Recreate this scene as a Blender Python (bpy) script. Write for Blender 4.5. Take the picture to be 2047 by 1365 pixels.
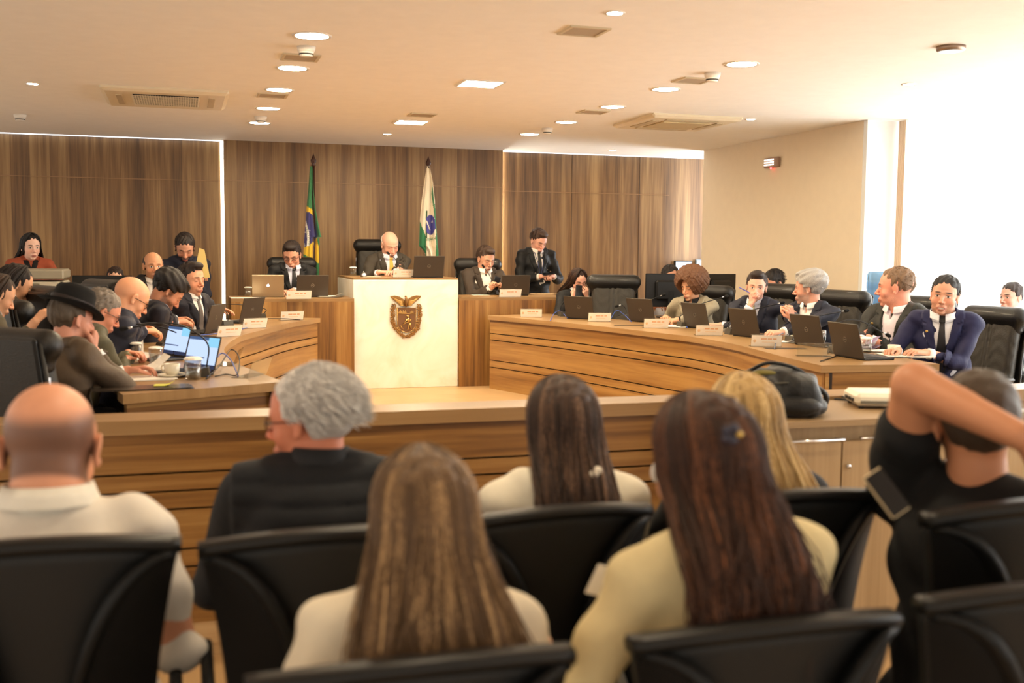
import bpy, math, random
import numpy as np
from math import sin, cos, pi, atan, radians, sqrt
for o in list(bpy.data.objects): bpy.data.objects.remove(o)
SC = bpy.context.scene
COL = SC.collection
random.seed(7); RNG = np.random.default_rng(7)
# ------------------------------------------------------------------ camera
FPX = 2153.; CX = 1023.5; CY = 682.5; EYE = 1.75
YAW = atan((1023.5-365)/2153*cos(atan(180/2153))); PIT = atan(180/2153.); ROL = .0088
R0 = np.array([cos(YAW), -sin(YAW), 0]); FH = np.array([sin(YAW), cos(YAW), 0])
FWD = FH*cos(PIT)+np.array([0, 0, -sin(PIT)]); U0 = FH*sin(PIT)+np.array([0, 0, cos(PIT)])
RT = R0*cos(ROL)+U0*sin(ROL); UP = U0*cos(ROL)-R0*sin(ROL)
CAMP = np.array([0, 0, EYE])
def ray(x, y): return FWD+RT*(x-CX)/FPX-UP*(y-CY)/FPX
def atz(x, y, z): d = ray(x, y); return CAMP+d*(z-EYE)/d[2]
def aty(x, y, Y): d = ray(x, y); return CAMP+d*Y/d[1]
def atx(x, y, X): d = ray(x, y); return CAMP+d*X/d[0]
def atd(x, y, D): return CAMP+ray(x, y)*D
from mathutils import Matrix, Vector
cam_data = bpy.data.cameras.new('camera'); cam = bpy.data.objects.new('camera', cam_data); COL.objects.link(cam)
cam_data.sensor_width = 36; cam_data.lens = FPX*36/2047
cam_data.clip_start = .05; cam_data.clip_end = 200
mm = Matrix(((RT[0], UP[0], -FWD[0], 0), (RT[1], UP[1], -FWD[1], 0), (RT[2], UP[2], -FWD[2], EYE), (0, 0, 0, 1)))
cam.matrix_world = mm
cam_data.dof.use_dof = True; cam_data.dof.focus_distance = 10.5; cam_data.dof.aperture_fstop = 2.6
SC.camera = cam
SC.view_settings.view_transform = 'Standard'; SC.view_settings.look = 'None'
SC.view_settings.gamma = 1; SC.view_settings.use_curve_mapping = False
SC.view_settings.exposure = 1.85
SC.cycles.use_denoising = True
SC.cycles.max_bounces = 7; SC.cycles.diffuse_bounces = 4; SC.cycles.glossy_bounces = 3
SC.cycles.transmission_bounces = 6; SC.cycles.transparent_max_bounces = 16
SC.cycles.caustics_reflective = False; SC.cycles.caustics_refractive = False
SC.cycles.sample_clamp_indirect = 4
# ------------------------------------------------------------------ world and daylight
W = bpy.data.worlds.new('world'); SC.world = W; W.use_nodes = True
W.node_tree.nodes['Background'].inputs[0].default_value = (1.0, .9, .76, 1)
W.node_tree.nodes['Background'].inputs[1].default_value = .4
def area_light(name, loc, rot, sx, sy, power, colr):
    l = bpy.data.lights.new(name, 'AREA'); l.shape = 'RECTANGLE'; l.size = sx; l.size_y = sy; l.energy = power; l.color = colr
    o = bpy.data.objects.new(name, l); o.location = loc; o.rotation_euler = rot; COL.objects.link(o); return o
area_light('window_daylight', (8.6, 5.0, 2.0), (0, radians(90), 0), 3.4, 9.0, 480, (.93, .97, 1.0))

# ------------------------------------------------------------------ materials
def lin(c):
    return tuple(((x/255)/12.92 if x/255 <= .04045 else ((x/255+.055)/1.055)**2.4) for x in c)
class N:
    def __init__(s, m): s.t = m.node_tree; s.n = s.t.nodes; s.l = s.t.links
    def new(s, k, **kw):
        n = s.n.new(k)
        for a, b in kw.items(): setattr(n, a, b)
        return n
    def put(s, inp, v):
        if hasattr(v, 'is_output') or isinstance(v, bpy.types.NodeSocket): s.l.new(v, inp)
        else: inp.default_value = v
    def math(s, op, a, b=0.0, c=None):
        n = s.new('ShaderNodeMath', operation=op); s.put(n.inputs[0], a); s.put(n.inputs[1], b)
        if c is not None: s.put(n.inputs[2], c)
        return n.outputs[0]
    def mix(s, f, a, b, blend='MIX'):
        n = s.new('ShaderNodeMix', data_type='RGBA', blend_type=blend)
        s.put(n.inputs[0], f); s.put(n.inputs[6], a if not isinstance(a, tuple) else (*a[:3], 1)); s.put(n.inputs[7], b if not isinstance(b, tuple) else (*b[:3], 1))
        return n.outputs[2]
    def ramp(s, f, st):
        n = s.new('ShaderNodeValToRGB'); e = n.color_ramp.elements
        while len(e) < len(st): e.new(.5)
        for i, (p, c) in enumerate(st): e[i].position = p; e[i].color = (*c[:3], 1)
        s.put(n.inputs[0], f); return n.outputs[0]
    def noise(s, vec, scale=5, detail=3, rough=.5):
        n = s.new('ShaderNodeTexNoise'); s.put(n.inputs['Scale'], scale); s.put(n.inputs['Detail'], detail); s.put(n.inputs['Roughness'], rough)
        if vec is not None: s.put(n.inputs['Vector'], vec)
        return n.outputs[0]
    def xyz(s, x, y, z):
        n = s.new('ShaderNodeCombineXYZ'); s.put(n.inputs[0], x); s.put(n.inputs[1], y); s.put(n.inputs[2], z); return n.outputs[0]
MATS = {}
def newmat(name):
    m = bpy.data.materials.new(name); m.use_nodes = True; return m, N(m), m.node_tree.nodes['Principled BSDF']
def mat(name, c, rough=.5, metal=0, bump=0, bscale=60, var=0, spec=.5, emit=None, es=0, alpha=1, trans=0, coat=0, sheen=0, ior=1.45):
    if name in MATS: return MATS[name]
    m, n, p = newmat(name); c = lin(c)
    tc = n.new('ShaderNodeTexCoord').outputs['Object']
    p.inputs['Roughness'].default_value = rough; p.inputs['Metallic'].default_value = metal
    p.inputs['Specular IOR Level'].default_value = spec; p.inputs['Coat Weight'].default_value = coat
    p.inputs['Transmission Weight'].default_value = trans; p.inputs['IOR'].default_value = ior
    p.inputs['Sheen Weight'].default_value = sheen
    if emit: p.inputs['Emission Color'].default_value = (*lin(emit), 1); p.inputs['Emission Strength'].default_value = es
    v = n.noise(tc, 9, 3)
    k = max(var, .04)
    col = n.mix(v, tuple(x*(1-k) for x in c), tuple(min(1, x*(1+k)) for x in c)); n.l.new(col, p.inputs['Base Color'])
    if bump:
        b = n.new('ShaderNodeBump'); b.inputs['Strength'].default_value = bump; b.inputs['Distance'].default_value = .01
        n.l.new(n.noise(tc, bscale, 4), b.inputs['Height']); n.l.new(b.outputs[0], p.inputs['Normal'])
    MATS[name] = m; return m
def wood(name, dark, mid, light, pw=.19, rough=.38, contrast=1., fine=60):
    """grain along wc.x, planks stepped along wc.y"""
    m, n, p = newmat(name)
    a = n.new('ShaderNodeAttribute', attribute_name='wc'); s = n.new('ShaderNodeSeparateXYZ'); n.l.new(a.outputs['Vector'], s.inputs[0])
    u, v, w = s.outputs
    idv = n.math('FLOOR', n.math('DIVIDE', v, pw))
    wn = n.new('ShaderNodeTexWhiteNoise', noise_dimensions='2D'); n.l.new(n.xyz(idv, n.math('FLOOR', n.math('MULTIPLY', w, 3.)), 0), wn.inputs['Vector'])
    r = wn.outputs['Value']
    g1 = n.noise(n.xyz(n.math('MULTIPLY', u, .55), n.math('MULTIPLY', v, 11.), n.math('MULTIPLY', r, 37.)), 1., 4, .55)
    g2 = n.noise(n.xyz(n.math('MULTIPLY', u, 1.6), n.math('MULTIPLY', v, fine*1.), n.math('MULTIPLY', r, 11.)), 1., 3, .6)
    t = n.math('ADD', n.math('MULTIPLY', n.math('SUBTRACT', g1, .5), 1.75*contrast), n.math('ADD', n.math('MULTIPLY', n.math('SUBTRACT', g2, .5), .75*contrast), n.math('ADD', .5, n.math('MULTIPLY', n.math('SUBTRACT', r, .5), .42*contrast))))
    c = n.ramp(t, [(.12, lin(dark)), (.5, lin(mid)), (.88, lin(light))])
    n.l.new(c, p.inputs['Base Color']); p.inputs['Roughness'].default_value = rough
    b = n.new('ShaderNodeBump'); b.inputs['Strength'].default_value = .12; b.inputs['Distance'].default_value = .003
    n.l.new(g2, b.inputs['Height']); n.l.new(b.outputs[0], p.inputs['Normal'])
    MATS[name] = m; return m
def glass(name, tint=(1, 1, 1), rough=0.02):
    if name in MATS: return MATS[name]
    m, n, p = newmat(name); n.n.remove(p)
    t = n.new('ShaderNodeBsdfTransparent'); t.inputs[0].default_value = (*tint, 1)
    g = n.new('ShaderNodeBsdfGlossy'); g.inputs['Roughness'].default_value = rough
    lw = n.new('ShaderNodeLayerWeight'); lw.inputs[0].default_value = .35
    f = n.math('ADD', n.math('MULTIPLY', lw.outputs['Facing'], .55), .06)
    mx = n.new('ShaderNodeMixShader'); n.l.new(f, mx.inputs[0]); n.l.new(t.outputs[0], mx.inputs[1]); n.l.new(g.outputs[0], mx.inputs[2])
    n.l.new(mx.outputs[0], n.n['Material Output'].inputs[0]); MATS[name] = m; return m
def emis(name, c, s):
    if name in MATS: return MATS[name]
    m, n, p = newmat(name); n.n.remove(p); e = n.new('ShaderNodeEmission'); e.inputs[0].default_value = (*lin(c), 1); e.inputs[1].default_value = s
    n.l.new(e.outputs[0], n.n['Material Output'].inputs[0]); MATS[name] = m; return m

# ------------------------------------------------------------------ object helpers
def thing(name, label, cat, loc=(0, 0, 0), rz=0., group=None, scale=1.):
    o = bpy.data.objects.new(name, None); COL.objects.link(o); o.empty_display_size = .1
    o.location = loc; o.rotation_euler = (0, 0, rz); o.scale = (scale,)*3
    o['label'] = label; o['category'] = cat
    if group: o['group'] = group
    return o
def tag(o, label, cat, group=None):
    o['label'] = label; o['category'] = cat
    if group: o['group'] = group
    return o
def copy_tree(o, parent=None):
    c = o.copy(); COL.objects.link(c)
    if parent is not None: c.parent = parent
    for ch in list(o.children): copy_tree(ch, c)
    return c
def mesh_from(name, V, Fq, material, parent=None, smooth=False, wc=None, attrs=None, kind=None):
    """V Nx3, Fq list/array of faces"""
    me = bpy.data.meshes.new(name)
    V = np.asarray(V, float).reshape(-1, 3)
    if isinstance(Fq, np.ndarray):
        k = Fq.shape[1]; nf = len(Fq)
        me.vertices.add(len(V)); me.vertices.foreach_set('co', V.astype(np.float32).ravel())
        me.loops.add(nf*k); me.loops.foreach_set('vertex_index', Fq.astype(np.int32).ravel())
        me.polygons.add(nf); me.polygons.foreach_set('loop_start', (np.arange(nf)*k).astype(np.int32))
        me.update(calc_edges=True)
    else:
        me.from_pydata(V.tolist(), [], [tuple(int(i) for i in f) for f in Fq]); me.update()
    if smooth:
        me.polygons.foreach_set('use_smooth', np.ones(len(me.polygons), bool))
    w = V if wc is None else np.asarray(wc, float)
    at = me.attributes.new('wc', 'FLOAT_VECTOR', 'POINT'); at.data.foreach_set('vector', w.astype(np.float32).ravel())
    for k, val in (attrs or {}).items():
        val = np.asarray(val, np.float32)
        if val.ndim == 1:
            a = me.attributes.new(k, 'FLOAT', 'POINT'); a.data.foreach_set('value', val)
        elif val.shape[1] == 3:
            a = me.attributes.new(k, 'FLOAT_VECTOR', 'POINT'); a.data.foreach_set('vector', val.ravel())
        else:
            a = me.attributes.new(k, 'FLOAT_COLOR', 'POINT'); a.data.foreach_set('color', val.ravel())
    for mt in (material if isinstance(material, (list, tuple)) else [material]): me.materials.append(mt)
    o = bpy.data.objects.new(name, me); COL.objects.link(o)
    if parent is not None: o.parent = parent
    if kind: o['kind'] = kind
    return o
def rotm(rx=0, ry=0, rz=0):
    cx, sx, cy, sy, cz, sz = cos(rx), sin(rx), cos(ry), sin(ry), cos(rz), sin(rz)
    X = np.array([[1, 0, 0], [0, cx, -sx], [0, sx, cx]]); Y = np.array([[cy, 0, sy], [0, 1, 0], [-sy, 0, cy]]); Z = np.array([[cz, -sz, 0], [sz, cz, 0], [0, 0, 1]])
    return Z@Y@X
class MB:
    """collects shapes that make ONE mesh object; wc gives grain coordinates"""
    def __init__(s): s.v = []; s.f = []; s.w = []; s.mi = []; s.m = 0
    def add(s, V, Fs, wc=None):
        b = len(s.v); V = np.asarray(V, float); s.v += V.tolist(); s.w += (V if wc is None else np.asarray(wc)).tolist()
        s.f += [tuple(i+b for i in f) for f in Fs]; s.mi += [s.m]*len(Fs); return s
    def box(s, c, size, rot=None, bev=0., grain='x', taper=None):
        hx, hy, hz = size[0]/2, size[1]/2, size[2]/2; c = np.array(c, float)
        if bev <= 0:
            V = np.array([[x, y, z] for x in (-hx, hx) for y in (-hy, hy) for z in (-hz, hz)])
            Fs = [(0, 1, 3, 2), (4, 6, 7, 5), (0, 4, 5, 1), (2, 3, 7, 6), (0, 2, 6, 4), (1, 5, 7, 3)]
        else:
            b = min(bev, hx*.98, hy*.98, hz*.98); V = []; idx = {}
            for sx in (-1, 1):
                for sy in (-1, 1):
                    for sz in (-1, 1):
                        for k in range(3):
                            p = [sx*(hx-b), sy*(hy-b), sz*(hz-b)]; p[k] = (sx, sy, sz)[k]*(hx, hy, hz)[k]
                            idx[(sx, sy, sz, k)] = len(V); V.append(p)
            V = np.array(V); Fs = []
            for k in range(3):
                a, d = [(1, 2), (0, 2), (0, 1)][k]
                for sg in (-1, 1):
                    q = []
                    for (p1, p2) in ((-1, -1), (1, -1), (1, 1), (-1, 1)):
                        t = [0, 0, 0]; t[k] = sg; t[a] = p1; t[d] = p2; q.append(idx[(*t, k)])
                    Fs.append(tuple(q))
            for k in range(3):
                a, d = [(1, 2), (0, 2), (0, 1)][k]
                for p1 in (-1, 1):
                    for p2 in (-1, 1):
                        q = []
                        for sg, kk in ((-1, a), (1, a), (1, d), (-1, d)):
                            t = [0, 0, 0]; t[k] = sg; t[a] = p1; t[d] = p2; q.append(idx[(*t, kk)])
                        Fs.append(tuple(q))
            for sx in (-1, 1):
                for sy in (-1, 1):
                    for sz in (-1, 1): Fs.append(tuple(idx[(sx, sy, sz, k)] for k in range(3)))
            nf = []
            for f in Fs:
                P = V[list(f)]; nrm = np.cross(P[1]-P[0], P[2]-P[0])
                nf.append(f if np.dot(nrm, P.mean(0)) > 0 else f[::-1])
            Fs = nf
        if taper is not None:
            t = (V[:, 2]/hz+1)/2; V = V.copy(); V[:, 0] *= 1+(taper-1)*t; V[:, 1] *= 1+(taper-1)*t
        w = V[:, [0, 1, 2]]+0
        if rot is not None: V = V@np.asarray(rot).T
        V = V+c; w = w+c
        w = {'x': w[:, [0, 2, 1]], 'y': w[:, [1, 0, 2]], 'z': w[:, [2, 0, 1]], 'xy': w[:, [0, 1, 2]]}[grain]
        return s.add(V, Fs, w)
    def prism(s, poly, axis_o, ax, ay, az, h):
        """polygon (list of 2d) in plane ax, ay at origin, extruded h along az"""
        P = np.array([np.array(axis_o)+np.array(ax)*p[0]+np.array(ay)*p[1] for p in poly]); n = len(P)
        V = np.vstack([P, P+np.array(az)*h])
        Fs = [tuple(range(n))[::-1], tuple(range(n, 2*n))]+[(i, (i+1) % n, n+(i+1) % n, n+i) for i in range(n)]
        return s.add(V, Fs)
    def tube(s, pts, r, n=8, cap=True):
        P = np.array(pts, float); m = len(P); rr = np.full(m, r) if np.isscalar(r) else np.array(r, float)
        T = np.gradient(P, axis=0); T /= np.linalg.norm(T, axis=1)[:, None]+1e-9
        a = np.array([0, 0, 1.]) if abs(T[0][2]) < .9 else np.array([1., 0, 0]); V = []
        for i in range(m):
            a = a-T[i]*a.dot(T[i]); a /= np.linalg.norm(a)+1e-9; b = np.cross(T[i], a)
            for k in range(n): t = 2*pi*k/n; V.append(P[i]+rr[i]*(a*cos(t)+b*sin(t)))
        Fs = [(i*n+k, i*n+(k+1) % n, (i+1)*n+(k+1) % n, (i+1)*n+k) for i in range(m-1) for k in range(n)]
        if cap: Fs += [tuple(range(n))[::-1], tuple(range((m-1)*n, m*n))]
        return s.add(V, Fs)
    def cyl(s, a, b, r1, r2=None, n=20): return s.tube([a, b], [r1, r1 if r2 is None else r2], n)
    def lathe(s, prof, c=(0, 0, 0), n=24, rot=None, cap=True):
        V = []; c = np.array(c)
        for r, z in prof:
            for k in range(n): t = 2*pi*k/n; V.append([r*cos(t), r*sin(t), z])
        V = np.array(V)
        if rot is not None: V = V@np.asarray(rot).T
        m = len(prof); Fs = [(i*n+k, i*n+(k+1) % n, (i+1)*n+(k+1) % n, (i+1)*n+k) for i in range(m-1) for k in range(n)]
        if cap: Fs += [tuple(range(n))[::-1], tuple(range((m-1)*n, m*n))]
        return s.add(V+c, Fs)
    def ell(s, c, r, rot=None, n=16, m=10):
        V = []
        for i in range(m+1):
            ph = pi*i/m
            for k in range(n): t = 2*pi*k/n; V.append([r[0]*sin(ph)*cos(t), r[1]*sin(ph)*sin(t), r[2]*cos(ph)])
        V = np.array(V)
        if rot is not None: V = V@np.asarray(rot).T
        return s.add(V+np.array(c), [(i*n+k, (i+1)*n+k, (i+1)*n+(k+1) % n, i*n+(k+1) % n) for i in range(m) for k in range(n)])
    def sweep(s, path, prof, closed=True, wcmode=None):
        """path: list of (x,y); prof: list of (offset,z), offset to the left of travel"""
        P = np.array(path, float); n = len(P); T = np.gradient(P, axis=0); T /= np.linalg.norm(T, axis=1)[:, None]
        Nn = np.stack([-T[:, 1], T[:, 0]], 1); S = np.concatenate([[0], np.cumsum(np.linalg.norm(np.diff(P, axis=0), axis=1))])
        m = len(prof); V = []; Wc = []
        for i in range(n):
            for (o, z) in prof:
                V.append([*(P[i]+Nn[i]*o), z]); Wc.append([S[i], z, o] if wcmode != 'v' else [z, S[i], o])
        V = np.array(V); km = m if closed else m-1
        Fs = [(i*m+k, i*m+(k+1) % m, (i+1)*m+(k+1) % m, (i+1)*m+k) for i in range(n-1) for k in range(km)]
        if closed: Fs += [tuple(range(m))[::-1], tuple(range((n-1)*m, n*m))]
        return s.add(V, Fs, Wc)
    def build(s, name, material, parent=None, smooth=False, kind=None, auto=None):
        o = mesh_from(name, s.v, s.f, material, parent, smooth, wc=s.w, kind=kind)
        if any(s.mi): o.data.polygons.foreach_set('material_index', np.array(s.mi, np.int32))
        if auto:
            o.data.polygons.foreach_set('use_smooth', np.ones(len(o.data.polygons), bool))
            o.data.set_sharp_from_angle(angle=radians(auto))
        return o
def spline(pts, n=8):
    P = np.array(pts, float); out = []
    P2 = np.vstack([2*P[0]-P[1], P, 2*P[-1]-P[-2]])
    for i in range(1, len(P2)-2):
        for k in range(n):
            t = k/n; p0, p1, p2, p3 = P2[i-1:i+3]
            out.append(.5*((2*p1)+(-p0+p2)*t+(2*p0-5*p1+4*p2-p3)*t*t+(-p0+3*p1-3*p2+p3)*t**3))
    out.append(P[-1]); return np.array(out)

# ------------------------------------------------------------------ signed distance shapes -> one smooth mesh
def smin(a, b, k):
    h = np.clip(.5+.5*(b-a)/k, 0, 1); return b*(1-h)+a*h-k*h*(1-h)
def smax(a, b, k): return -smin(-a, -b, k)
def d_cone(P, a, b, ra, rb):
    a = np.asarray(a); ba = np.asarray(b)-a; l = ba.dot(ba)+1e-12
    h = np.clip((P-a)@ba/l, 0, 1); return np.linalg.norm(P-a-h[:, None]*ba, axis=1)-(ra+(rb-ra)*h)
def d_ell(P, c, r, R=None):
    q = P-np.asarray(c)
    if R is not None: q = q@R
    r = np.asarray(r); k0 = np.linalg.norm(q/r, axis=1); k1 = np.linalg.norm(q/(r*r), axis=1)+1e-9
    return k0*(k0-1)/k1
def d_box(P, c, h, rd, R=None):
    q = P-np.asarray(c)
    if R is not None: q = q@R
    q = np.abs(q)-(np.asarray(h)-rd); return np.linalg.norm(np.maximum(q, 0), axis=1)+np.minimum(q.max(1), 0)-rd
def prim_eval(P, prims):
    d = np.full(len(P), 1.0)
    for pr in prims:
        op, kind, k = pr[0], pr[1], pr[2]; a = pr[3:]
        if kind == 'cone':
            lo = np.minimum(a[0], a[1])-max(a[2], a[3]); hi = np.maximum(a[0], a[1])+max(a[2], a[3])
        elif kind == 'ell': m = max(a[1]); lo = np.asarray(a[0])-m; hi = np.asarray(a[0])+m
        elif kind == 'box': m = np.linalg.norm(a[1]); lo = np.asarray(a[0])-m; hi = np.asarray(a[0])+m
        pad = k+.035
        msk = np.all((P > lo-pad) & (P < hi+pad), axis=1)
        if not msk.any(): continue
        Q = P[msk]
        dd = d_cone(Q, *a) if kind == 'cone' else d_ell(Q, *a) if kind == 'ell' else d_box(Q, *a)
        cur = d[msk]
        d[msk] = smin(cur, dd, k) if op == '+' else smax(cur, -dd, k)
    return d
def bounds(prims):
    lo = np.full(3, 9.); hi = -lo
    for pr in prims:
        if pr[0] != '+': continue
        a = pr[3:]
        if pr[1] == 'cone': l = np.minimum(a[0], a[1])-max(a[2], a[3]); h = np.maximum(a[0], a[1])+max(a[2], a[3])
        elif pr[1] == 'ell': m = max(a[1]); l = np.asarray(a[0])-m; h = np.asarray(a[0])+m
        else: m = np.linalg.norm(a[1]); l = np.asarray(a[0])-m; h = np.asarray(a[0])+m
        lo = np.minimum(lo, l); hi = np.maximum(hi, h)
    return lo-.02, hi+.02
def sdf_mesh(fn, lo, hi, vox):
    B = 5; nb = np.maximum(1, np.ceil((hi-lo)/(vox*B)).astype(int)); n = nb*B+1
    cc = np.stack(np.meshgrid(*[lo[i]+(np.arange(nb[i])+.5)*vox*B for i in range(3)], indexing='ij'), -1).reshape(-1, 3)
    dc = fn(cc); act = (np.abs(dc) < vox*B*1.35).reshape(nb)
    D = np.full(n, 1., np.float32)
    D[:-1, :-1, :-1] = np.repeat(np.repeat(np.repeat(np.where(dc.reshape(nb) < 0, -1., 1.), B, 0), B, 1), B, 2)
    M = np.zeros(n, bool); Mx = np.repeat(np.repeat(np.repeat(act, B, 0), B, 1), B, 2)
    for a in (0, 1):
        for b in (0, 1):
            for c in (0, 1): M[a:n[0]-1+a, b:n[1]-1+b, c:n[2]-1+c] |= Mx
    idx = np.argwhere(M); D[M] = fn(lo+idx*vox)
    ins = D < 0
    cnt = np.zeros(n-1, np.int8)
    for a in (0, 1):
        for b in (0, 1):
            for c in (0, 1): cnt += ins[a:n[0]-1+a, b:n[1]-1+b, c:n[2]-1+c]
    cm = (cnt > 0) & (cnt < 8) & Mx
    cells = np.argwhere(cm); vid = np.full(n-1, -1, np.int32); vid[cm] = np.arange(len(cells))
    acc = np.zeros((len(cells), 3)); num = np.zeros(len(cells))
    C8 = {}
    for a in (0, 1):
        for b in (0, 1):
            for c in (0, 1): C8[(a, b, c)] = D[cells[:, 0]+a, cells[:, 1]+b, cells[:, 2]+c]
    for ax in range(3):
        o1, o2 = [i for i in range(3) if i != ax]
        for p in (0, 1):
            for q in (0, 1):
                s0 = [0, 0, 0]; s0[o1] = p; s0[o2] = q; s1 = list(s0); s1[ax] = 1
                d0, d1 = C8[tuple(s0)], C8[tuple(s1)]; m = (d0 < 0) != (d1 < 0)
                t = np.where(m, d0/(d0-d1+1e-12), 0); pt = np.tile(np.array(s0, float), (len(cells), 1)); pt[:, ax] = t
                acc[m] += pt[m]; num[m] += 1
    V = lo+(cells+acc/np.maximum(num, 1)[:, None])*vox
    quads = []
    for ax in range(3):
        o1, o2 = [(1, 2), (2, 0), (0, 1)][ax]
        sl = [slice(1, n[i]-1) for i in range(3)]; sl[ax] = slice(0, n[ax]-1); s2 = list(sl); s2[ax] = slice(1, n[ax])
        A, Bq = ins[tuple(sl)], ins[tuple(s2)]; e = np.argwhere(A != Bq)
        if not len(e): continue
        for i in range(3):
            if i != ax: e[:, i] += 1
        flip = ins[e[:, 0], e[:, 1], e[:, 2]]
        q = []
        for (p, r) in ((-1, -1), (0, -1), (0, 0), (-1, 0)):
            k = e.copy(); k[:, o1] += p; k[:, o2] += r; q.append(vid[k[:, 0], k[:, 1], k[:, 2]])
        q = np.stack(q, 1); q[~flip] = q[~flip][:, ::-1]; q = q[(q >= 0).all(1)]; quads.append(q)
    return V, np.vstack(quads)
def sdf_obj(name, prims, vox, material, parent=None, fn=None, attr=None, kind=None):
    lo, hi = bounds(prims)
    V, Q = sdf_mesh(fn or (lambda P: prim_eval(P, prims)), lo, hi, vox)
    return mesh_from(name, V, Q, material, parent, True, attrs=attr(V) if attr else None, kind=kind)

# ================================================================== PEOPLE
def nrm(v): v = np.asarray(v, float); return v/(np.linalg.norm(v)+1e-9)
def xform(prims, R, t, s=1.):
    out = []
    for pr in prims:
        op, kd, k = pr[:3]; a = pr[3:]
        if kd == 'cone': out.append((op, kd, k*s, t+s*(R@np.asarray(a[0], float)), t+s*(R@np.asarray(a[1], float)), a[2]*s, a[3]*s))
        elif kd == 'ell': out.append((op, kd, k*s, t+s*(R@np.asarray(a[0], float)), np.asarray(a[1])*s, R@(a[2] if len(a) > 2 and a[2] is not None else np.eye(3))))
        else: out.append((op, kd, k*s, t+s*(R@np.asarray(a[0], float)), np.asarray(a[1])*s, a[2]*s, R@(a[3] if len(a) > 3 and a[3] is not None else np.eye(3))))
    return out
def head_prims(w=1., jaw=1., nose=1., fat=0., smile=0.):
    P = [('+', 'ell', .02, (0, -.018, .033), (.075*w, .096, .086)),
         ('+', 'ell', .03, (0, .025, .03), (.063*w, .062, .066)),
         ('+', 'ell', .03, (0, .034, -.025), (.058*w, .053, .066)),
         ('+', 'ell', .025, (0, .022, -.072), (.05*w*jaw+fat*.012, .052+fat*.006, .04)),
         ('+', 'ell', .016, (0, .07, -.1), (.02*jaw, .018, .015)),
         ('+', 'ell', .018, (.04*w, .052, -.034), (.021+fat*.01, .022, .024)), ('+', 'ell', .018, (-.04*w, .052, -.034), (.021+fat*.01, .022, .024)),
         ('+', 'cone', .012, (.012, .087, .021), (.046*w, .068, .022), .009, .007), ('+', 'cone', .012, (-.012, .087, .021), (-.046*w, .068, .022), .009, .007),
         ('-', 'ell', .012, (.031, .1, .003), (.017, .02, .0115)), ('-', 'ell', .012, (-.031, .1, .003), (.017, .02, .0115)),
         ('+', 'ell', .004, (.031, .073, .001), (.013, .0125, .0115)), ('+', 'ell', .004, (-.031, .073, .001), (.013, .0125, .0115)),
         ('+', 'cone', .012, (0, .086, .008), (0, .103+.008*nose, -.032), .007, .0105*nose),
         ('+', 'ell', .006, (.012, .095, -.037), (.0085*nose, .011, .008)), ('+', 'ell', .006, (-.012, .095, -.037), (.0085*nose, .011, .008)),
         ('+', 'ell', .01, (0, .082, -.068), (.027, .016, .02)),
         ('+', 'ell', .005, (0, .094, -.0675), (.021+.006*smile, .008, .0052)), ('+', 'ell', .005, (0, .092, -.0785-.004*smile), (.018+.005*smile, .0085, .0062))]
    for s in (-1, 1):
        Re = rotm(0, s*.12, s*.35)
        P += [('+', 'ell', .006, (s*.079*w, -.008, -.003), (.006, .018, .031), Re), ('+', 'ell', .004, (s*.08*w, -.004, -.03), (.006, .009, .01), Re),
              ('-', 'ell', .004, (s*.088*w, -.003, 0), (.007, .009, .018), Re)]
    return P
SKINN = [0]
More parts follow.
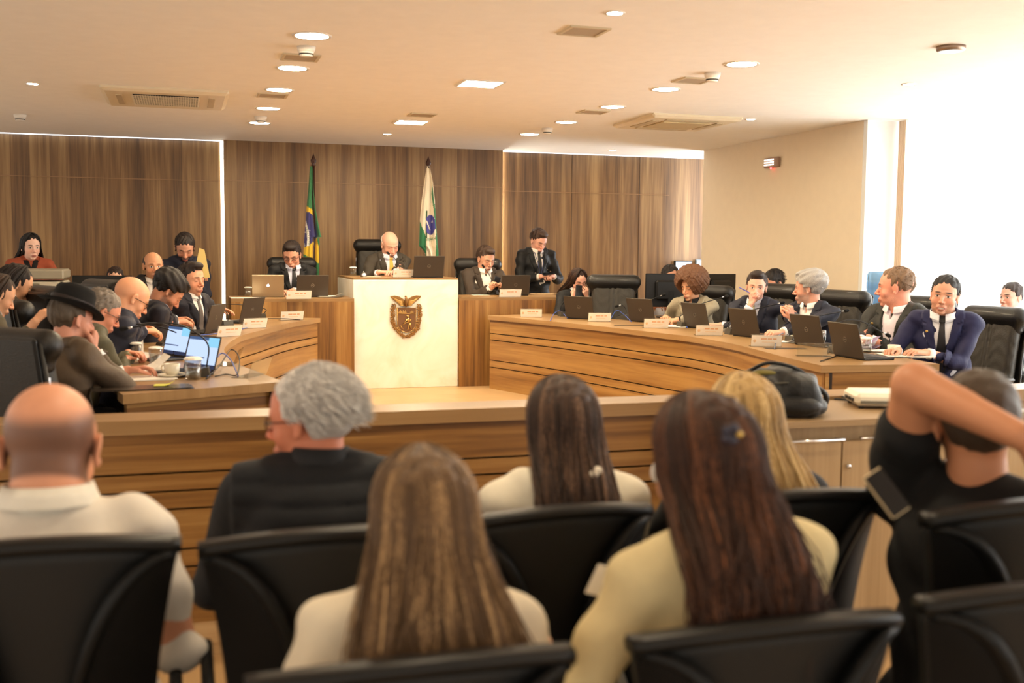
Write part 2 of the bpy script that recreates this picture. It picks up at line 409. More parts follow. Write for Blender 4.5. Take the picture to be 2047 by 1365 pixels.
def skin_mat(skin, brow=(50, 35, 25), beard=None, amt=0., lips=(165, 85, 75), lid=0, scalp=None, smile=0, browth=1., grow=0):
    m, n, p = newmat('skin_%d' % SKINN[0]); SKINN[0] += 1
    a = n.new('ShaderNodeAttribute', attribute_name='hp'); s = n.new('ShaderNodeSeparateXYZ'); n.l.new(a.outputs['Vector'], s.inputs[0])
    x, y, z = s.outputs; ax = n.math('ABSOLUTE', x)
    hd = n.new('ShaderNodeVectorMath', operation='LENGTH'); n.l.new(a.outputs['Vector'], hd.inputs[0]); near = n.math('LESS_THAN', hd.outputs['Value'], .165)
    front = n.math('MULTIPLY', n.math('GREATER_THAN', y, .04), near)
    def sm(v, a0, b0):
        q = n.new('ShaderNodeMapRange', interpolation_type='SMOOTHSTEP'); n.put(q.inputs[0], v); q.inputs[1].default_value = a0; q.inputs[2].default_value = b0; return q.outputs[0]
    def ell(cx, cz, rx, rz, soft=.25, tilt=0):
        dx = n.math('SUBTRACT', ax, cx); dz = n.math('SUBTRACT', z, cz)
        if tilt: dz = n.math('ADD', dz, n.math('MULTIPLY', dx, tilt))
        d = n.math('SQRT', n.math('ADD', n.math('POWER', n.math('ABSOLUTE', n.math('DIVIDE', dx, rx)), 2), n.math('POWER', n.math('ABSOLUTE', n.math('DIVIDE', dz, rz)), 2)))
        return n.math('MULTIPLY', sm(d, 1+soft, 1-soft), front)
    tc = n.new('ShaderNodeTexCoord').outputs['Object']
    c = lin(skin)
    col = n.mix(n.noise(tc, 18, 4), tuple(q*.88 for q in c), tuple(min(1, q*1.08) for q in c))
    red = (min(1, c[0]*1.05), c[1]*.78, c[2]*.72)
    col = n.mix(n.math('MULTIPLY', ell(.036, -.03, .026, .022, .8), .45), col, red)
    col = n.mix(n.math('MULTIPLY', ell(0, -.033, .016, .014, .7), .4), col, red)
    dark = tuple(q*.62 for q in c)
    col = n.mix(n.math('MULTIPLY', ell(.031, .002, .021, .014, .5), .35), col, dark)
    if beard is not None:
        b = lin(beard)
        reg = n.math('MULTIPLY', sm(z, -.03-.002*grow, -.055), n.math('MULTIPLY', sm(y, -.028, .0), sm(z, -.15, -.125)))
        reg = n.math('MAXIMUM', reg, ell(0, -.0555, .03, .0085, .4))
        side = n.math('MULTIPLY', n.math('MULTIPLY', sm(ax, .06, .068), sm(y, .035, .02)), n.math('MULTIPLY', sm(y, -.012, .0), sm(z, .05, .02)))
        if amt > .3: reg = n.math('MAXIMUM', reg, n.math('MULTIPLY', side, sm(z, -.16, -.12)))
        nz = n.noise(a.outputs['Vector'], 220, 2)
        reg = n.math('MULTIPLY', reg, n.math('MULTIPLY', sm(nz, .3, .6), amt) if amt < .6 else n.math('ADD', n.math('MULTIPLY', sm(nz, .25, .6), .3), amt-.3))
        col = n.mix(n.math('MULTIPLY', reg, near), col, b)
    lp = n.math('MULTIPLY', ell(0, -.073, .023+.007*smile, .0095+.002*smile, .25), .75)
    col = n.mix(lp, col, lin(lips))
    if smile: col = n.mix(ell(0, -.0722, .0185, .0045, .25), col, (.72, .66, .6))
    else: col = n.mix(n.math('MULTIPLY', ell(0, -.073, .021, .0013, .4), .7), col, (.05, .015, .01))
    col = n.mix(n.math('MULTIPLY', ell(.0085, -.0435, .0045, .0022, .4), .7), col, (.06, .02, .015))
    if not lid:
        col = n.mix(ell(.031, .0005, .0125, .0052, .15), col, (.72, .68, .64))
        col = n.mix(ell(.031, .0008, .0057, .0056, .15), col, (.03, .015, .01))
        col = n.mix(ell(.031, .0066, .0145, .0018, .4, .05), col, (.02, .012, .01))
    else:
        col = n.mix(n.math('MULTIPLY', ell(.031, -.0045, .0135, .0017, .4), .9), col, (.03, .015, .01))
    col = n.mix(n.math('MULTIPLY', ell(.031, .0245, .0185, .0042*browth, .35, .06), .92), col, lin(brow))
    if scalp is not None:
        sc_ = n.math('MULTIPLY', sm(n.math('ADD', z, n.math('MULTIPLY', y, -.5)), .1, .06), sm(y, .03, .0))
        sc_ = n.math('MULTIPLY', sc_, sm(ax, .081, .077)); sc_ = n.math('MULTIPLY', sc_, n.math('MULTIPLY', n.math('MULTIPLY', sm(z, -.075, -.06), near), .8))
        col = n.mix(sc_, col, lin(scalp))
    n.l.new(col, p.inputs['Base Color']); p.inputs['Roughness'].default_value = .48; p.inputs['Specular IOR Level'].default_value = .4
    return m
def hair_mat(c, rough=.5, var=.35, st=(260, 260, 30), c2=None):
    key = 'hair_%d_%d_%d_%s' % (*c, c2)
    if key in MATS: return MATS[key]
    m, n, p = newmat(key); tc = n.new('ShaderNodeTexCoord').outputs['Object']
    mp = n.new('ShaderNodeMapping'); mp.inputs['Scale'].default_value = st; n.l.new(tc, mp.inputs[0])
    at = n.new('ShaderNodeAttribute', attribute_name='tone'); f = n.math('ADD', n.noise(mp.outputs[0], 1.6, 4, .65), n.math('MULTIPLY', at.outputs['Fac'], .55)); c = lin(c)
    col = n.ramp(f, [(.3, tuple(q*(1-var) for q in c)), (.55, c), (.75, lin(c2) if c2 else tuple(min(1, q*(1+var*1.6)) for q in c))])
    col = n.mix(1., col, n.xyz(*[n.math('ADD', n.math('MULTIPLY', at.outputs['Fac'], .6), 1.)]*3), 'MULTIPLY')
    n.l.new(col, p.inputs['Base Color']); p.inputs['Roughness'].default_value = rough; p.inputs['Specular IOR Level'].default_value = .35
    b = n.new('ShaderNodeBump'); b.inputs['Strength'].default_value = .5; b.inputs['Distance'].default_value = .006
    n.l.new(f, b.inputs['Height']); n.l.new(b.outputs[0], p.inputs['Normal'])
    MATS[key] = m; return m
def cloth_mat(c, rough=.8, weave=500, sheen=.03, pattern=None):
    key = 'cloth_%d_%d_%d_%s' % (*c, pattern)
    if key in MATS: return MATS[key]
    m, n, p = newmat(key); tc = n.new('ShaderNodeTexCoord').outputs['Object']; c = lin(c)
    v = n.noise(tc, 14, 4); w = n.noise(tc, weave, 2)
    col = n.mix(n.math('MULTIPLY', n.math('ADD', v, w), .5), tuple(q*.78 for q in c), tuple(min(1, q*1.2) for q in c))
    n.l.new(col, p.inputs['Base Color']); p.inputs['Roughness'].default_value = rough; p.inputs['Sheen Weight'].default_value = sheen
    p.inputs['Specular IOR Level'].default_value = .25
    b = n.new('ShaderNodeBump'); b.inputs['Strength'].default_value = .35; b.inputs['Distance'].default_value = .02
    n.l.new(n.noise(tc, 11, 3), b.inputs['Height']); n.l.new(b.outputs[0], p.inputs['Normal'])
    MATS[key] = m; return m
FING = [(-.031, .062, .0078), (-.011, .073, .0085), (.010, .069, .0083), (.030, .054, .0072)]
def hand_prims(Wp, f, nrml, side, curl=.45, spread=.0, s=1.):
    """Wp wrist, f finger direction, nrml = back-of-hand direction, side +1 right / -1 left"""
    f = nrm(f); b = nrm(np.asarray(nrml)-f*np.dot(f, nrml)); x = np.cross(f, b)*side  # x toward little finger... thumb at -x
    P = []; fr = lambda u, v, w: np.asarray(Wp)+s*(x*u+f*v+b*w)
    for i, (ox, L, r) in enumerate(FING):
        k0 = fr(ox*.45, .012, 0); k1 = fr(ox, .088-.006*abs(i-1.3), .003)
        P.append(('+', 'cone', .007, k0, k1, .0135*s, .0105*s))
        p = k1; ang = 0.
        for j, fr_ in enumerate((.45, .3, .25)):
            ang += curl*(1+.12*i)*(1.1 if j else .9)
            dv = f*cos(ang)-b*sin(ang)+x*(ox*(1.2+spread)*(cos(ang)))
            q = p+nrm(dv)*L*fr_*1.1*s
            P.append(('+', 'cone', .0015 if j else .003, p, q, r*(1.06-.1*j)*s, r*(.96-.1*j)*s)); p = q
    t0 = fr(-.018, .022, -.004); t1 = fr(-.046, .055, -.014); t2 = fr(-.05+.012*curl, .083, -.024-.01*curl); t3 = fr(-.043+.03*curl, .105, -.03-.02*curl)
    P += [('+', 'cone', .008, t0, t1, .0145*s, .0115*s), ('+', 'cone', .002, t1, t2, .0108*s, .0098*s), ('+', 'cone', .002, t2, t3, .0098*s, .0078*s)]
    return P
def ik(S, T, l1, l2, pole):
    d = T-S; L = np.linalg.norm(d); Lm = (l1+l2)*.995
    if L > Lm: T = S+d/L*Lm; L = Lm; d = T-S
    u = d/L; a = (l1*l1-l2*l2+L*L)/(2*L); h = sqrt(max(0, l1*l1-a*a))
    p = nrm(np.asarray(pole)-u*np.dot(pole, u)); return S+u*a+p*h, T
def hair_strands(c0, Rh, s, n, L, endw, yb, zdrop, style, rad=.0042, root_az=(.95, pi), off=0., wav=.008, seed=1, back=None, lift=0.):
    """long strands: over the skull from the parting, then down to the back. returns V,F,tone. back(x,z)->y of the surface they lie on"""
    rg = np.random.default_rng(seed); m = 16; V = []; Fq = []; T = []; b = 0
    for i in range(n):
        az = (root_az[0]+(root_az[1]-root_az[0])*rg.random())*(1 if i % 2 else -1)
        lay = rg.random(); rr = np.array([.078, .099, .089])*(1.04+.13*lay*lay+off)*s
        ph0 = .05+.25*rg.random()
        h = np.array([sin(az), cos(az), 0]); pts = []
        r0 = np.array([0, .035*s, 0])
        for k in range(7):
            ph = ph0+(1.62-ph0)*k/6
            pts.append(c0+Rh@(rr*np.array([h[0]*sin(ph), h[1]*sin(ph), cos(ph)])+r0*(1-k/6)))
        e = pts[-1]; length = L*(.8+.25*rg.random()); w1 = rg.normal(0, wav); w2 = rg.normal(0, wav); phs = rg.random()*6
        lx = e[0]-c0[0]; ex = c0[0]+np.sign(lx)*(abs(lx)/(.085*s))**.9*endw+rg.normal(0, .014)
        for k in range(1, m-6):
            t = k/(m-7); z = e[2]-length*t; st_ = min(1, t*1.35); st_ = st_*st_*(3-2*st_)
            x = e[0]+(ex-e[0])*st_+w1*sin(t*7+phs)*t
            yk = e[1]+(yb-e[1])*st_+w2*sin(t*6+phs*2)*t
            if back is not None: yk = min(yk, back(x, z)-.004-.02*lay)
            pts.append(np.array([x, yk, z]))
        P = np.array(pts); mm_ = len(P); Tn = np.gradient(P, axis=0); Tn /= np.linalg.norm(Tn, axis=1)[:, None]+1e-9
        out = P-c0; out[:, 2] *= .2; out /= np.linalg.norm(out, axis=1)[:, None]+1e-9
        sd = np.cross(Tn, out); sd /= np.linalg.norm(sd, axis=1)[:, None]+1e-9
        w = rad*(.7+.7*rg.random())*np.interp(np.linspace(0, 1, mm_), [0, .15, .8, 1], [.7, 1.2, 1, .15])
        out2 = np.cross(sd, Tn)
        ring = [sd*w[:, None], out2*(w*.6)[:, None], -sd*w[:, None], -out2*(w*.6)[:, None]]
        V.append(np.stack([P+r_ for r_ in ring], 1).reshape(-1, 3)); tn = rg.normal(0, .09)-.12*(1-lay)+.16*sin(az*7+seed*(1 if i % 2 else 2))+.1*sin(az*19+1.3*(i % 2)); T.append(np.full(mm_*4, tn))
        ii = np.arange(mm_-1)[:, None]*4; kk = np.arange(4)[None]
        Fq.append(np.stack([b+ii+kk, b+ii+(kk+1) % 4, b+ii+4+(kk+1) % 4, b+ii+4+kk], -1).reshape(-1, 4)); b += mm_*4
    return np.vstack(V), np.vstack(Fq), np.concatenate(T)
def merge(parts):
    V = []; Fq = []; T = []; b = 0
    for v, f, t in parts: V.append(v); Fq.append(f+b); T.append(t); b += len(v)
    return np.vstack(V), np.vstack(Fq), np.concatenate(T)
PEOPLE = []
def person(label, top, face, base=0.29, pose='sit', lean=.12, side=0., twist=0., head=(0, 0, 0), s=1., skin=(205, 150, 120), group=None,
           hair='short', hc=(35, 25, 20), hc2=None, beard=None, amt=0., lid=0, smile=0, outfit='suit', oc=(28, 28, 34), shirt=(225, 222, 225), tie=None,
           trousers=(25, 25, 28), L=None, R=None, glasses=None, fem=0., w=1., jaw=1., nose=1., fat=0., vox=1., scalp=None, collar=True, brow=None,
           hairopt=None, vopen=1., lips=(165, 85, 75), girth=1., hat=None, pin=False, lapelc=None, arm=1., kr=1., wrist=True, knees=None, earring=False, lanyard=None, bust=None):
    """top = world position of the highest point of the skull; the figure is seated/stood under it"""
    fz = radians(face); M = rotm(0, 0, fz); Tw = np.asarray(top, float)
    sp0 = nrm((side, sin(lean), cos(lean))); hy, hpit, hr = [radians(q) for q in head]
    sh = .185*(1-.1*fem)*s
    Rc = np.stack([nrm(np.cross(sp0, (0, 0, 1.))) if False else nrm(np.cross((0, 1, 0), sp0)), np.zeros(3), sp0], 1)
    Rc[:, 1] = np.cross(Rc[:, 2], Rc[:, 0]); Rc = Rc@rotm(0, 0, radians(twist))
    Rh = rotm(0, 0, hy+radians(twist)*.5)@rotm(-hpit-lean*.25, 0, 0)@rotm(0, hr, 0)
    nd = nrm(sp0*.55+Rh[:, 2]*.45)
    upl = .47*s
    neck = sp0*(upl+.03*s); hcn = neck+nd*.122*s+Rh[:, 1]*.018*s
    sk = hcn+Rh@np.array([0, -.018, .033])*s
    topl = sk[2]+sqrt(sum((Rh[2, i]*(.075, .096, .086)[i]*s)**2 for i in range(3))); topx = sk
    hz = Tw[2]-base-topl
    root_xy = Tw[:2]-(M@np.array([topx[0], topx[1], 0]))[:2]
    hip = np.array([0, 0, hz]); neck = neck+hip; hcn = hcn+hip; ch = hip+sp0*.32*s
    root = thing('person', label, 'person', (root_xy[0], root_xy[1], base), fz, group)
    g = girth
    SH = {q: ch+Rc@np.array([q*sh, 0, .135*s]) for q in (-1, 1)}
    deskz = 1.07-base+.035
    tgt = {}; el = {}
    for q, spec in ((-1, L), (1, R)):
        if spec is None: spec = dict(p=(q*.13, .36, deskz))
        spec = dict(spec)
        if 'w' in spec: T = M.T@(np.array(spec['w'], float)-np.array([root_xy[0], root_xy[1], base]))
        elif 'h' in spec: T = hcn+Rh@np.array(spec['h'], float)*s
        else: T = np.array(spec['p'], float)*1.
        if 'fw' in spec: spec['f'] = M.T@np.array(spec['fw'], float)
        if 'nw' in spec: spec['n'] = M.T@np.array(spec['nw'], float)
        if spec.get('zw', False): T[2] -= base
        pole = spec.get('pole', (q*.55, -.25, -.9))
        el[q], T = ik(SH[q], T, .285*s, .25*s, np.array(pole)); tgt[q] = (T, spec)
    # ---- body: one continuous skin surface
    H = xform(head_prims(w, jaw, nose, fat, smile), Rh, hcn, s)
    nr = (.058-.008*fem+.008*(fat > 0))*s
    B = [('+', 'ell', .02, ch+Rc@np.array([0, .0, .02])*s, np.array([.12, .07, .14])*s, Rc), ('+', 'cone', .03, SH[-1]*.85+SH[1]*.15, SH[1]*.85+SH[-1]*.15, .045*s, .045*s),
         ('+', 'cone', .03, neck-sp0*.05*s, hcn+Rh@np.array([0, -.022, -.05])*s, nr*1.12, nr*.95),
         ('+', 'cone', .03, hip+sp0*.05+np.array([0, -.02, 0]), ch-sp0*.05+np.array([0, -.02, 0]), .075*s, .075*s)]
    for q in (-1, 1):
        T, spec = tgt[q]
        B += [('+', 'cone', .02, SH[q]*.93+ch*.07, el[q], .046*s*arm, .037*s*arm), ('+', 'cone', .012, el[q], T, .037*s*arm, .0245*s*(1+arm)/2)]
        fa = nrm(T-el[q]); f = nrm(spec.get('f', fa*.8+np.array([-q*.35, .25, -.1]))); bn = spec.get('n', (q*.25, 0, 1.))
        B += hand_prims(T, f, bn, q, spec.get('curl', .42), s=s*(1-.08*fem))
        spec['_f'] = f; spec['_b'] = bn
    allp = B+H
    lo, hi = bounds(allp)
    skm = skin_mat(skin, brow or tuple(int(v*.8) for v in hc), beard, amt, lips, lid, scalp, smile)
    hp = lambda V: ((V-hcn)@Rh)/s
    V, Q = sdf_mesh(lambda P: prim_eval(P, allp), lo, hi, .0048*vox)
    body = mesh_from('body', V, Q, skm, root, True, attrs={'hp': hp(V)})
    # ---- clothes
    def clo(P): return (P-ch)@Rc/s
    tb = [('+', 'ell', .03, ch+Rc@np.array([0, -.004, .01])*s, np.array([.178*(1-.08*fem), .118*g, .2])*s*1., Rc),
          ('+', 'cone', .035, SH[-1]*.9+SH[1]*.1, SH[1]*.9+SH[-1]*.1, .057*s, .057*s),
          ('+', 'cone', .03, (neck*.4+SH[-1]*.6)-sp0*.0*s, neck-sp0*.012*s, .052*s, .056*s), ('+', 'cone', .03, (neck*.4+SH[1]*.6)-sp0*.0*s, neck-sp0*.012*s, .052*s, .056*s),
          ('+', 'ell', .06, hip+sp0*.13*s+Rc@np.array([0, .015*g, 0]), np.array([.16*g, .125*g, .17])*s, Rc),
          ('+', 'ell', .05, hip+np.array([0, -.01, 0]), np.array([.175*g, .135*g, .11])*s)]
    if fem and outfit != 'suit0': tb += [('+', 'ell', .03, ch+Rc@np.array([q*.07, .09, -.03])*s, np.array([.06, .055, .06])*s*fem, None) for q in (-1, 1)]
    sl = []
    bare = outfit == 'tee'
    for q in (-1, 1):
        T, spec = tgt[q]; wr = el[q]+(T-el[q])*(.74 if wrist else .6)
        a0 = SH[q]*.95+ch*.05
        if bare:
            sl += [('+', 'cone', .03, a0, SH[q]+(el[q]-SH[q])*.55, .068*s, .07*s)]
        else:
            k = .007 if outfit in ('shirt', 'blouse') else .012
            sl += [('+', 'cone', .03, a0, el[q], .048*s+k, .038*s+k), ('+', 'cone', .015, el[q], wr, .04*s+k, .029*s+k)]
    rg = np.random.default_rng(len(PEOPLE)+3); wp = rg.random(8)*6.28
    amp = {'suit': .009, 'shirt': .010, 'blouse': .006, 'tee': .007, 'vest': .003}.get(outfit, .005)*s
    def wrk(C):
        x, y, z = C[:, 0], C[:, 1], C[:, 2]
        a = np.sin(38*z+14*x+3*np.sin(17*x+wp[0])+wp[1])*.6+np.sin(26*x-31*z+2*np.sin(15*y+wp[2])+wp[3])*.4+np.sin(60*(z-.4*np.abs(x))+3*np.sin(9*y+wp[4]))*.3
        return amp*a*np.clip(1.3-3*np.abs(z-.1)*0, .3, 1)
    outer = tb+sl
    vb, vt = (-.17, .25); vw = .078*vopen
    def vw_at(C): return vw*np.clip((C[:, 2]-vb)/(vt-vb), 0, 1)
    jm = cloth_mat(oc, .62 if outfit == 'suit' else .8)
    lo, hi = bounds(outer)
    if outfit == 'suit':
        def fj(P):
            d = prim_eval(P, outer); C = clo(P); ax = np.abs(C[:, 0]); vwz = vw_at(C)
            up = np.clip((C[:, 2]-vb)/(vt-vb), 0, 1); band = .058*np.minimum(1, up*1.7)
            notch = (np.abs(C[:, 2]-.135-.3*(ax-vwz)) < .005) & (ax > vwz+.03)
            lap = (C[:, 1] > 0) & (ax > vwz) & (ax < vwz+band) & (C[:, 2] > vb) & (C[:, 2] < .2) & ~notch
            coll = (C[:, 2] > .17) & (ax < .12) & (C[:, 1] < .06)
            d = d-wrk(C)-np.where(lap | coll, .0085*s, 0)+np.where((C[:, 1] > 0) & (np.abs(ax-vwz-band) < .006) & (C[:, 2] > vb) & (C[:, 2] < .2), .004*s, 0)
            cut = np.maximum(np.maximum(ax-vwz, -C[:, 1]+.005), vb-C[:, 2])*s
            d = np.maximum(d, -np.maximum(cut, -(d+.016*s)))
            seam = (C[:, 1] > 0) & (C[:, 2] <= vb) & (ax < .004)
            return d+np.where(seam, .006, 0)
        V, Q = sdf_mesh(fj, lo, hi, .0072*vox); mesh_from('jacket', V, Q, jm, root, True)
        if pin:
            pc = ch+Rc@np.array([.085, .13*g, .11])*s
            MB().ell(pc, (.009, .006, .009)).build('lapel_pin', mat('brass', (205, 170, 90), .3, .9), root, True)
    elif outfit in ('shirt', 'blouse', 'tee', 'vest', 'jacket'):
        def fs(P):
            d = prim_eval(P, outer); C = clo(P)
            if outfit == 'vest':
                q = (C[:, 2]*1.+.0)/.052; puff = np.abs(np.sin(pi*q))**.5
                body_ = np.abs(C[:, 0]) < .2
                return d-np.where(body_, .004+.010*puff, 0)*s-wrk(C)*.5
            if outfit == 'shirt':
                yoke = (C[:, 1] < 0) & (np.abs(C[:, 2]-.1+.1*C[:, 0]**2) < .004)
                return d-wrk(C)+np.where(yoke, .003, 0)
            if outfit in ('blouse', 'jacket') and vopen > 1:
                ax = np.abs(C[:, 0]); cut = np.maximum(np.maximum(ax-.055*vopen*np.clip((C[:, 2]-.02)/.2, 0, 1), -C[:, 1]+.005), .02-C[:, 2])*s
                return np.maximum(d-wrk(C), -np.maximum(cut, -(d+.012*s)))
            return d-wrk(C)
        V, Q = sdf_mesh(fs, lo, hi, .0085*vox); mesh_from({'tee': 't_shirt', 'vest': 'padded_vest', 'blouse': 'blouse', 'shirt': 'shirt', 'jacket': 'jacket'}[outfit], V, Q, jm, root, True)
    # inner shirt, collar, cuffs
    cb = MB(); cm = cloth_mat(shirt, .75)
    colr = nr*1.14; nb = neck+(hcn-neck)*.0
    nd2 = nrm(hcn+Rh@np.array([0, -.022, -.05])*s-neck)
    nx = nrm(np.cross((0, 1., 0), nd2)); ny = np.cross(nd2, nx)
    if collar and outfit != 'tee':
        rows = []
        nseg = 26; half = .22
        for (hh, rr_) in ((-.03, 1.14), (-.006, 1.06), (.018, 1.0), (.021, 1.05), (.0, 1.15), (-.016, 1.25)):
            row = []
            for k in range(nseg+1):
                t = pi/2+half+(2*pi-2*half)*k/nseg
                e_ = 1-abs(k/nseg-.5)*2; dip = .012*(1-min(1, e_*3))
                row.append(nb+nx*cos(t)*colr*rr_+ny*(sin(t)*colr*rr_*1.06+.004)+nd2*((hh-dip*1.1+(.034 if outfit != 'suit' else .012))*s))
            rows.append(row)
        V = np.array(rows).reshape(-1, 3); n1 = nseg+1
        cb.add(V, [(i*n1+k, i*n1+k+1, (i+1)*n1+k+1, (i+1)*n1+k) for i in range(5) for k in range(nseg)])
    if outfit == 'suit':
        for q in (-1, 1):
            T, _ = tgt[q]; a = el[q]+(T-el[q])*.8; b_ = el[q]+(T-el[q])*.93; cb.cyl(a, b_, .035*s, .033*s, 16)
    inner = [('+', 'ell', .03, ch+Rc@np.array([0, -.004, .01])*s, np.array([.17, .118*g, .2])*s, Rc), ('+', 'ell', .06, hip+sp0*.13*s+Rc@np.array([0, .015*g, 0]), np.array([.15*g, .125*g, .17])*s, Rc), ('+', 'cone', .035, SH[-1]*.8+SH[1]*.2, SH[1]*.8+SH[-1]*.2, .055*s, .055*s),
             ('+', 'cone', .03, (neck+SH[-1])/2-sp0*.012*s, neck-sp0*.03*s, .05*s, .055*s), ('+', 'cone', .03, (neck+SH[1])/2-sp0*.012*s, neck-sp0*.03*s, .05*s, .055*s)]
    if outfit == 'suit' or (outfit in ('blouse', 'jacket') and vopen and not fem) or outfit == 'jacket':
        def fi(P):
            d = prim_eval(P, inner)+.007*s; C = clo(P); ax = np.abs(C[:, 0])
            op = .0 if tie or fem == 0 and shirt == oc else .0
            throat = np.maximum(np.maximum(ax-.02*np.clip((C[:, 2]-.1)/.1, 0, 1), .1-C[:, 2]), 0)*0+1 if tie is not None else np.maximum(ax-.03*np.clip((C[:, 2]-.12)/.12, 0, 1)-.002, .12-C[:, 2])
            d = np.maximum(d, np.maximum(ax-.115, -C[:, 1])*s)
            return np.maximum(d, -throat*s)
        li, hi2 = ch+np.array([-.26, -.16, -.32])*s, ch+np.array([.26, .26, .34])*s
        V, Q = sdf_mesh(fi, li, hi2, .0085*vox); b0 = len(cb.v); cb.add(V, Q.tolist())
    if cb.v: cb.build('shirt_collar' if outfit not in ('suit', 'jacket') else 'shirt', cm, root, True)
    if tie is not None:
        tm = mat('tie_%d_%d_%d' % tuple(tie), tie, .5, bump=.2, bscale=300)
        def ft(P):
            d = prim_eval(P, inner)+.007*s; C = clo(P); ax = np.abs(C[:, 0])
            wz = np.where(C[:, 2] > .155, .02-.0*C[:, 2], .014+.03*np.clip((.155-C[:, 2])/.35, 0, 1))
            knot = (C[:, 2] > .155)
            o = np.where(knot, .016, .008)*s
            return np.maximum(np.maximum(d-o, np.maximum(ax-wz, C[:, 2]-.2)*s), np.maximum(-.155-C[:, 2], -C[:, 1]+.02)*s)
        V, Q = sdf_mesh(ft, ch+np.array([-.1, -.02, -.32])*s, ch+np.array([.1, .3, .3])*s, .005*vox)
        if len(V): mesh_from('tie', V, Q, tm, root, True)
    # ---- trousers, shoes
    tr = []
    ankles = {}
    for q in (-1, 1):
        hj = hip+np.array([q*.085, .0, -.01])*s
        if pose == 'sit':
            kn = hip+np.array([q*.11, .42*s*kr, -.02]); kn[2] = max(kn[2], .3); an = np.array([q*.11, kn[1]+.02, .09])
        else:
            an = np.array([q*.1, .0 if q > 0 else .04, .09]); kn = (hj+an)/2+np.array([q*.01, .02, 0])
        tr += [('+', 'cone', .04, hj, kn, .088*s*g**.5, .062*s), ('+', 'cone', .02, kn, an, .06*s, .05*s)]; ankles[q] = an
    tr += [('+', 'ell', .04, hip+np.array([0, -.02, -.01]), np.array([.165*g, .125*g, .1])*s)]
    sdf_obj('trousers', tr, .013, cloth_mat(trousers, .85), root)
    for q in (-1, 1):
      shb = [k_ for k_ in (('+', 'ell', .02, ankles[q]+np.array([0, .07, -.045]), (.045, .12, .04)), ('+', 'cone', .02, ankles[q]+np.array([0, 0, -.02]), ankles[q]+np.array([0, -.01, -.05]), .045, .038))]
      sdf_obj('shoe', shb, .011, mat('shoe_leather', (22, 18, 16), .35), root)
    # ---- hair
    ho = dict(top=.014, sides=.007, line=.075, nape=-.055); ho.update(hairopt or {})
    hm = hair_mat(hc, c2=hc2)
    def hl(P): return (P-hcn)@Rh/s
    def skull(Q_, e, et):
        r = np.array([.075*w+e, .096+e, .086+et]); q = Q_-np.array([0, -.018, .033]); k0 = np.linalg.norm(q/r, axis=1); k1 = np.linalg.norm(q/(r*r), axis=1)+1e-9; return k0*(k0-1)/k1
    parts = []
    if hair in ('short', 'quiff', 'wavy', 'fringe', 'buzz', 'long', 'pony', 'bun', 'puffy', 'half', 'combed'):
        T_, S_ = ho['top'], ho['sides']
        if hair in ('long', 'pony', 'bun', 'half'): S_, T_ = ho.get('sides2', .006), ho.get('top2', .01)
        hw = rg.random(3)*6
        def fh(P):
            C = hl(P); tt = np.clip((C[:, 2]-.03)/.07, 0, 1); e = S_+(T_-S_)*tt
            d = skull(C, 0, 0)-e
            cl = .0022*(np.sin(C[:, 0]*190+np.sin(C[:, 1]*60+hw[0])*3)+np.sin(C[:, 1]*140+C[:, 2]*70+hw[1]))*(.4 if hair in ('buzz',) else 1)*(ho.get('rough', 1.))
            d = d-cl
            if hair in ('quiff', 'wavy', 'puffy'):
                qd = np.linalg.norm((C-np.array([0, .045, .108]))/np.array([.052, .05, .03]), axis=1)-1; d = smin(d, qd*.03, .02)
                if hair == 'puffy':
                    qd = np.linalg.norm((C-np.array([0, -.03, .06]))/np.array([.1, .118, .095]), axis=1)-1; d = smin(d, qd*.09, .02)-.004*np.sin(C[:, 0]*90+hw[2])*np.sin(C[:, 2]*110+C[:, 1]*50)
            # cut away the face, ears and nape
            ln = ho['line']+.35*np.clip(C[:, 1]-.06, 0, 1)*0
            x_, y_, z_ = C[:, 0], C[:, 1], C[:, 2]
            temple = ln-18.*x_*x_*.35
            face = np.minimum(y_-.045+.55*np.clip(z_-.03, -.03, .2)*0, temple-z_)
            face = np.minimum(y_-(.012 if not fem else .0), np.maximum(temple-z_, -(.5-y_)))
            front = np.where(z_ < temple, y_-.028, -1)     # front of the temples is bare skin
            ear = np.minimum(y_+.03, (.022 if not fem else -.2)-z_)
            low = ho['nape']-z_-.0
            d = np.maximum(d, -np.maximum(-front, 0)*0+np.where(z_ < temple, (y_-.03)*.9, -1))
            d = np.maximum(d, np.minimum(y_+.028, (.012-z_)) if hair not in ('long', 'half') else -1)
            d = np.maximum(d, low)
            if hair == 'fringe': d = np.maximum(d, np.minimum(.04-ho.get('bald', 0)-0*z_, 1)*0+(z_-ho.get('ring', .05)-.35*np.clip(-y_-.03, -.2, .1)))
            return d*s
        lo = hcn-np.array([.17, .17, .17])*s; hi = hcn+np.array([.17, .17, .19])*s
        V, Q = sdf_mesh(fh, lo, hi, .0045*vox)
        if len(V): parts.append((V, Q, np.zeros(len(V))))
    if hair == 'afro':
        RA = ho.get('r', .15)
        def fa_(P):
            C = hl(P); q = (C-np.array([0, -.02, .065]))/np.array([1., .95, .9])
            d = np.linalg.norm(q, axis=1)-RA
            nz = sum(np.sin(C[:, 0]*f1+a1)*np.sin(C[:, 1]*f1*1.1+a2)*np.sin(C[:, 2]*f1*.93+a3)*am for f1, a1, a2, a3, am in ((95, 1, 2, 3, .006), (170, 4, 1, 2, .005), (290, 0, 3, 5, .004)))
            d -= nz
            fc = np.linalg.norm((C-np.array([0, .13, -.02]))/np.array([.075, .125, .115]), axis=1)-1
            d = np.maximum(d, -fc*.07); d = np.maximum(d, -.075-C[:, 2]); return d*s
        V, Q = sdf_mesh(fa_, hcn-.22*s, hcn+.26*s, .0048); parts.append((V, Q, np.zeros(len(V))))
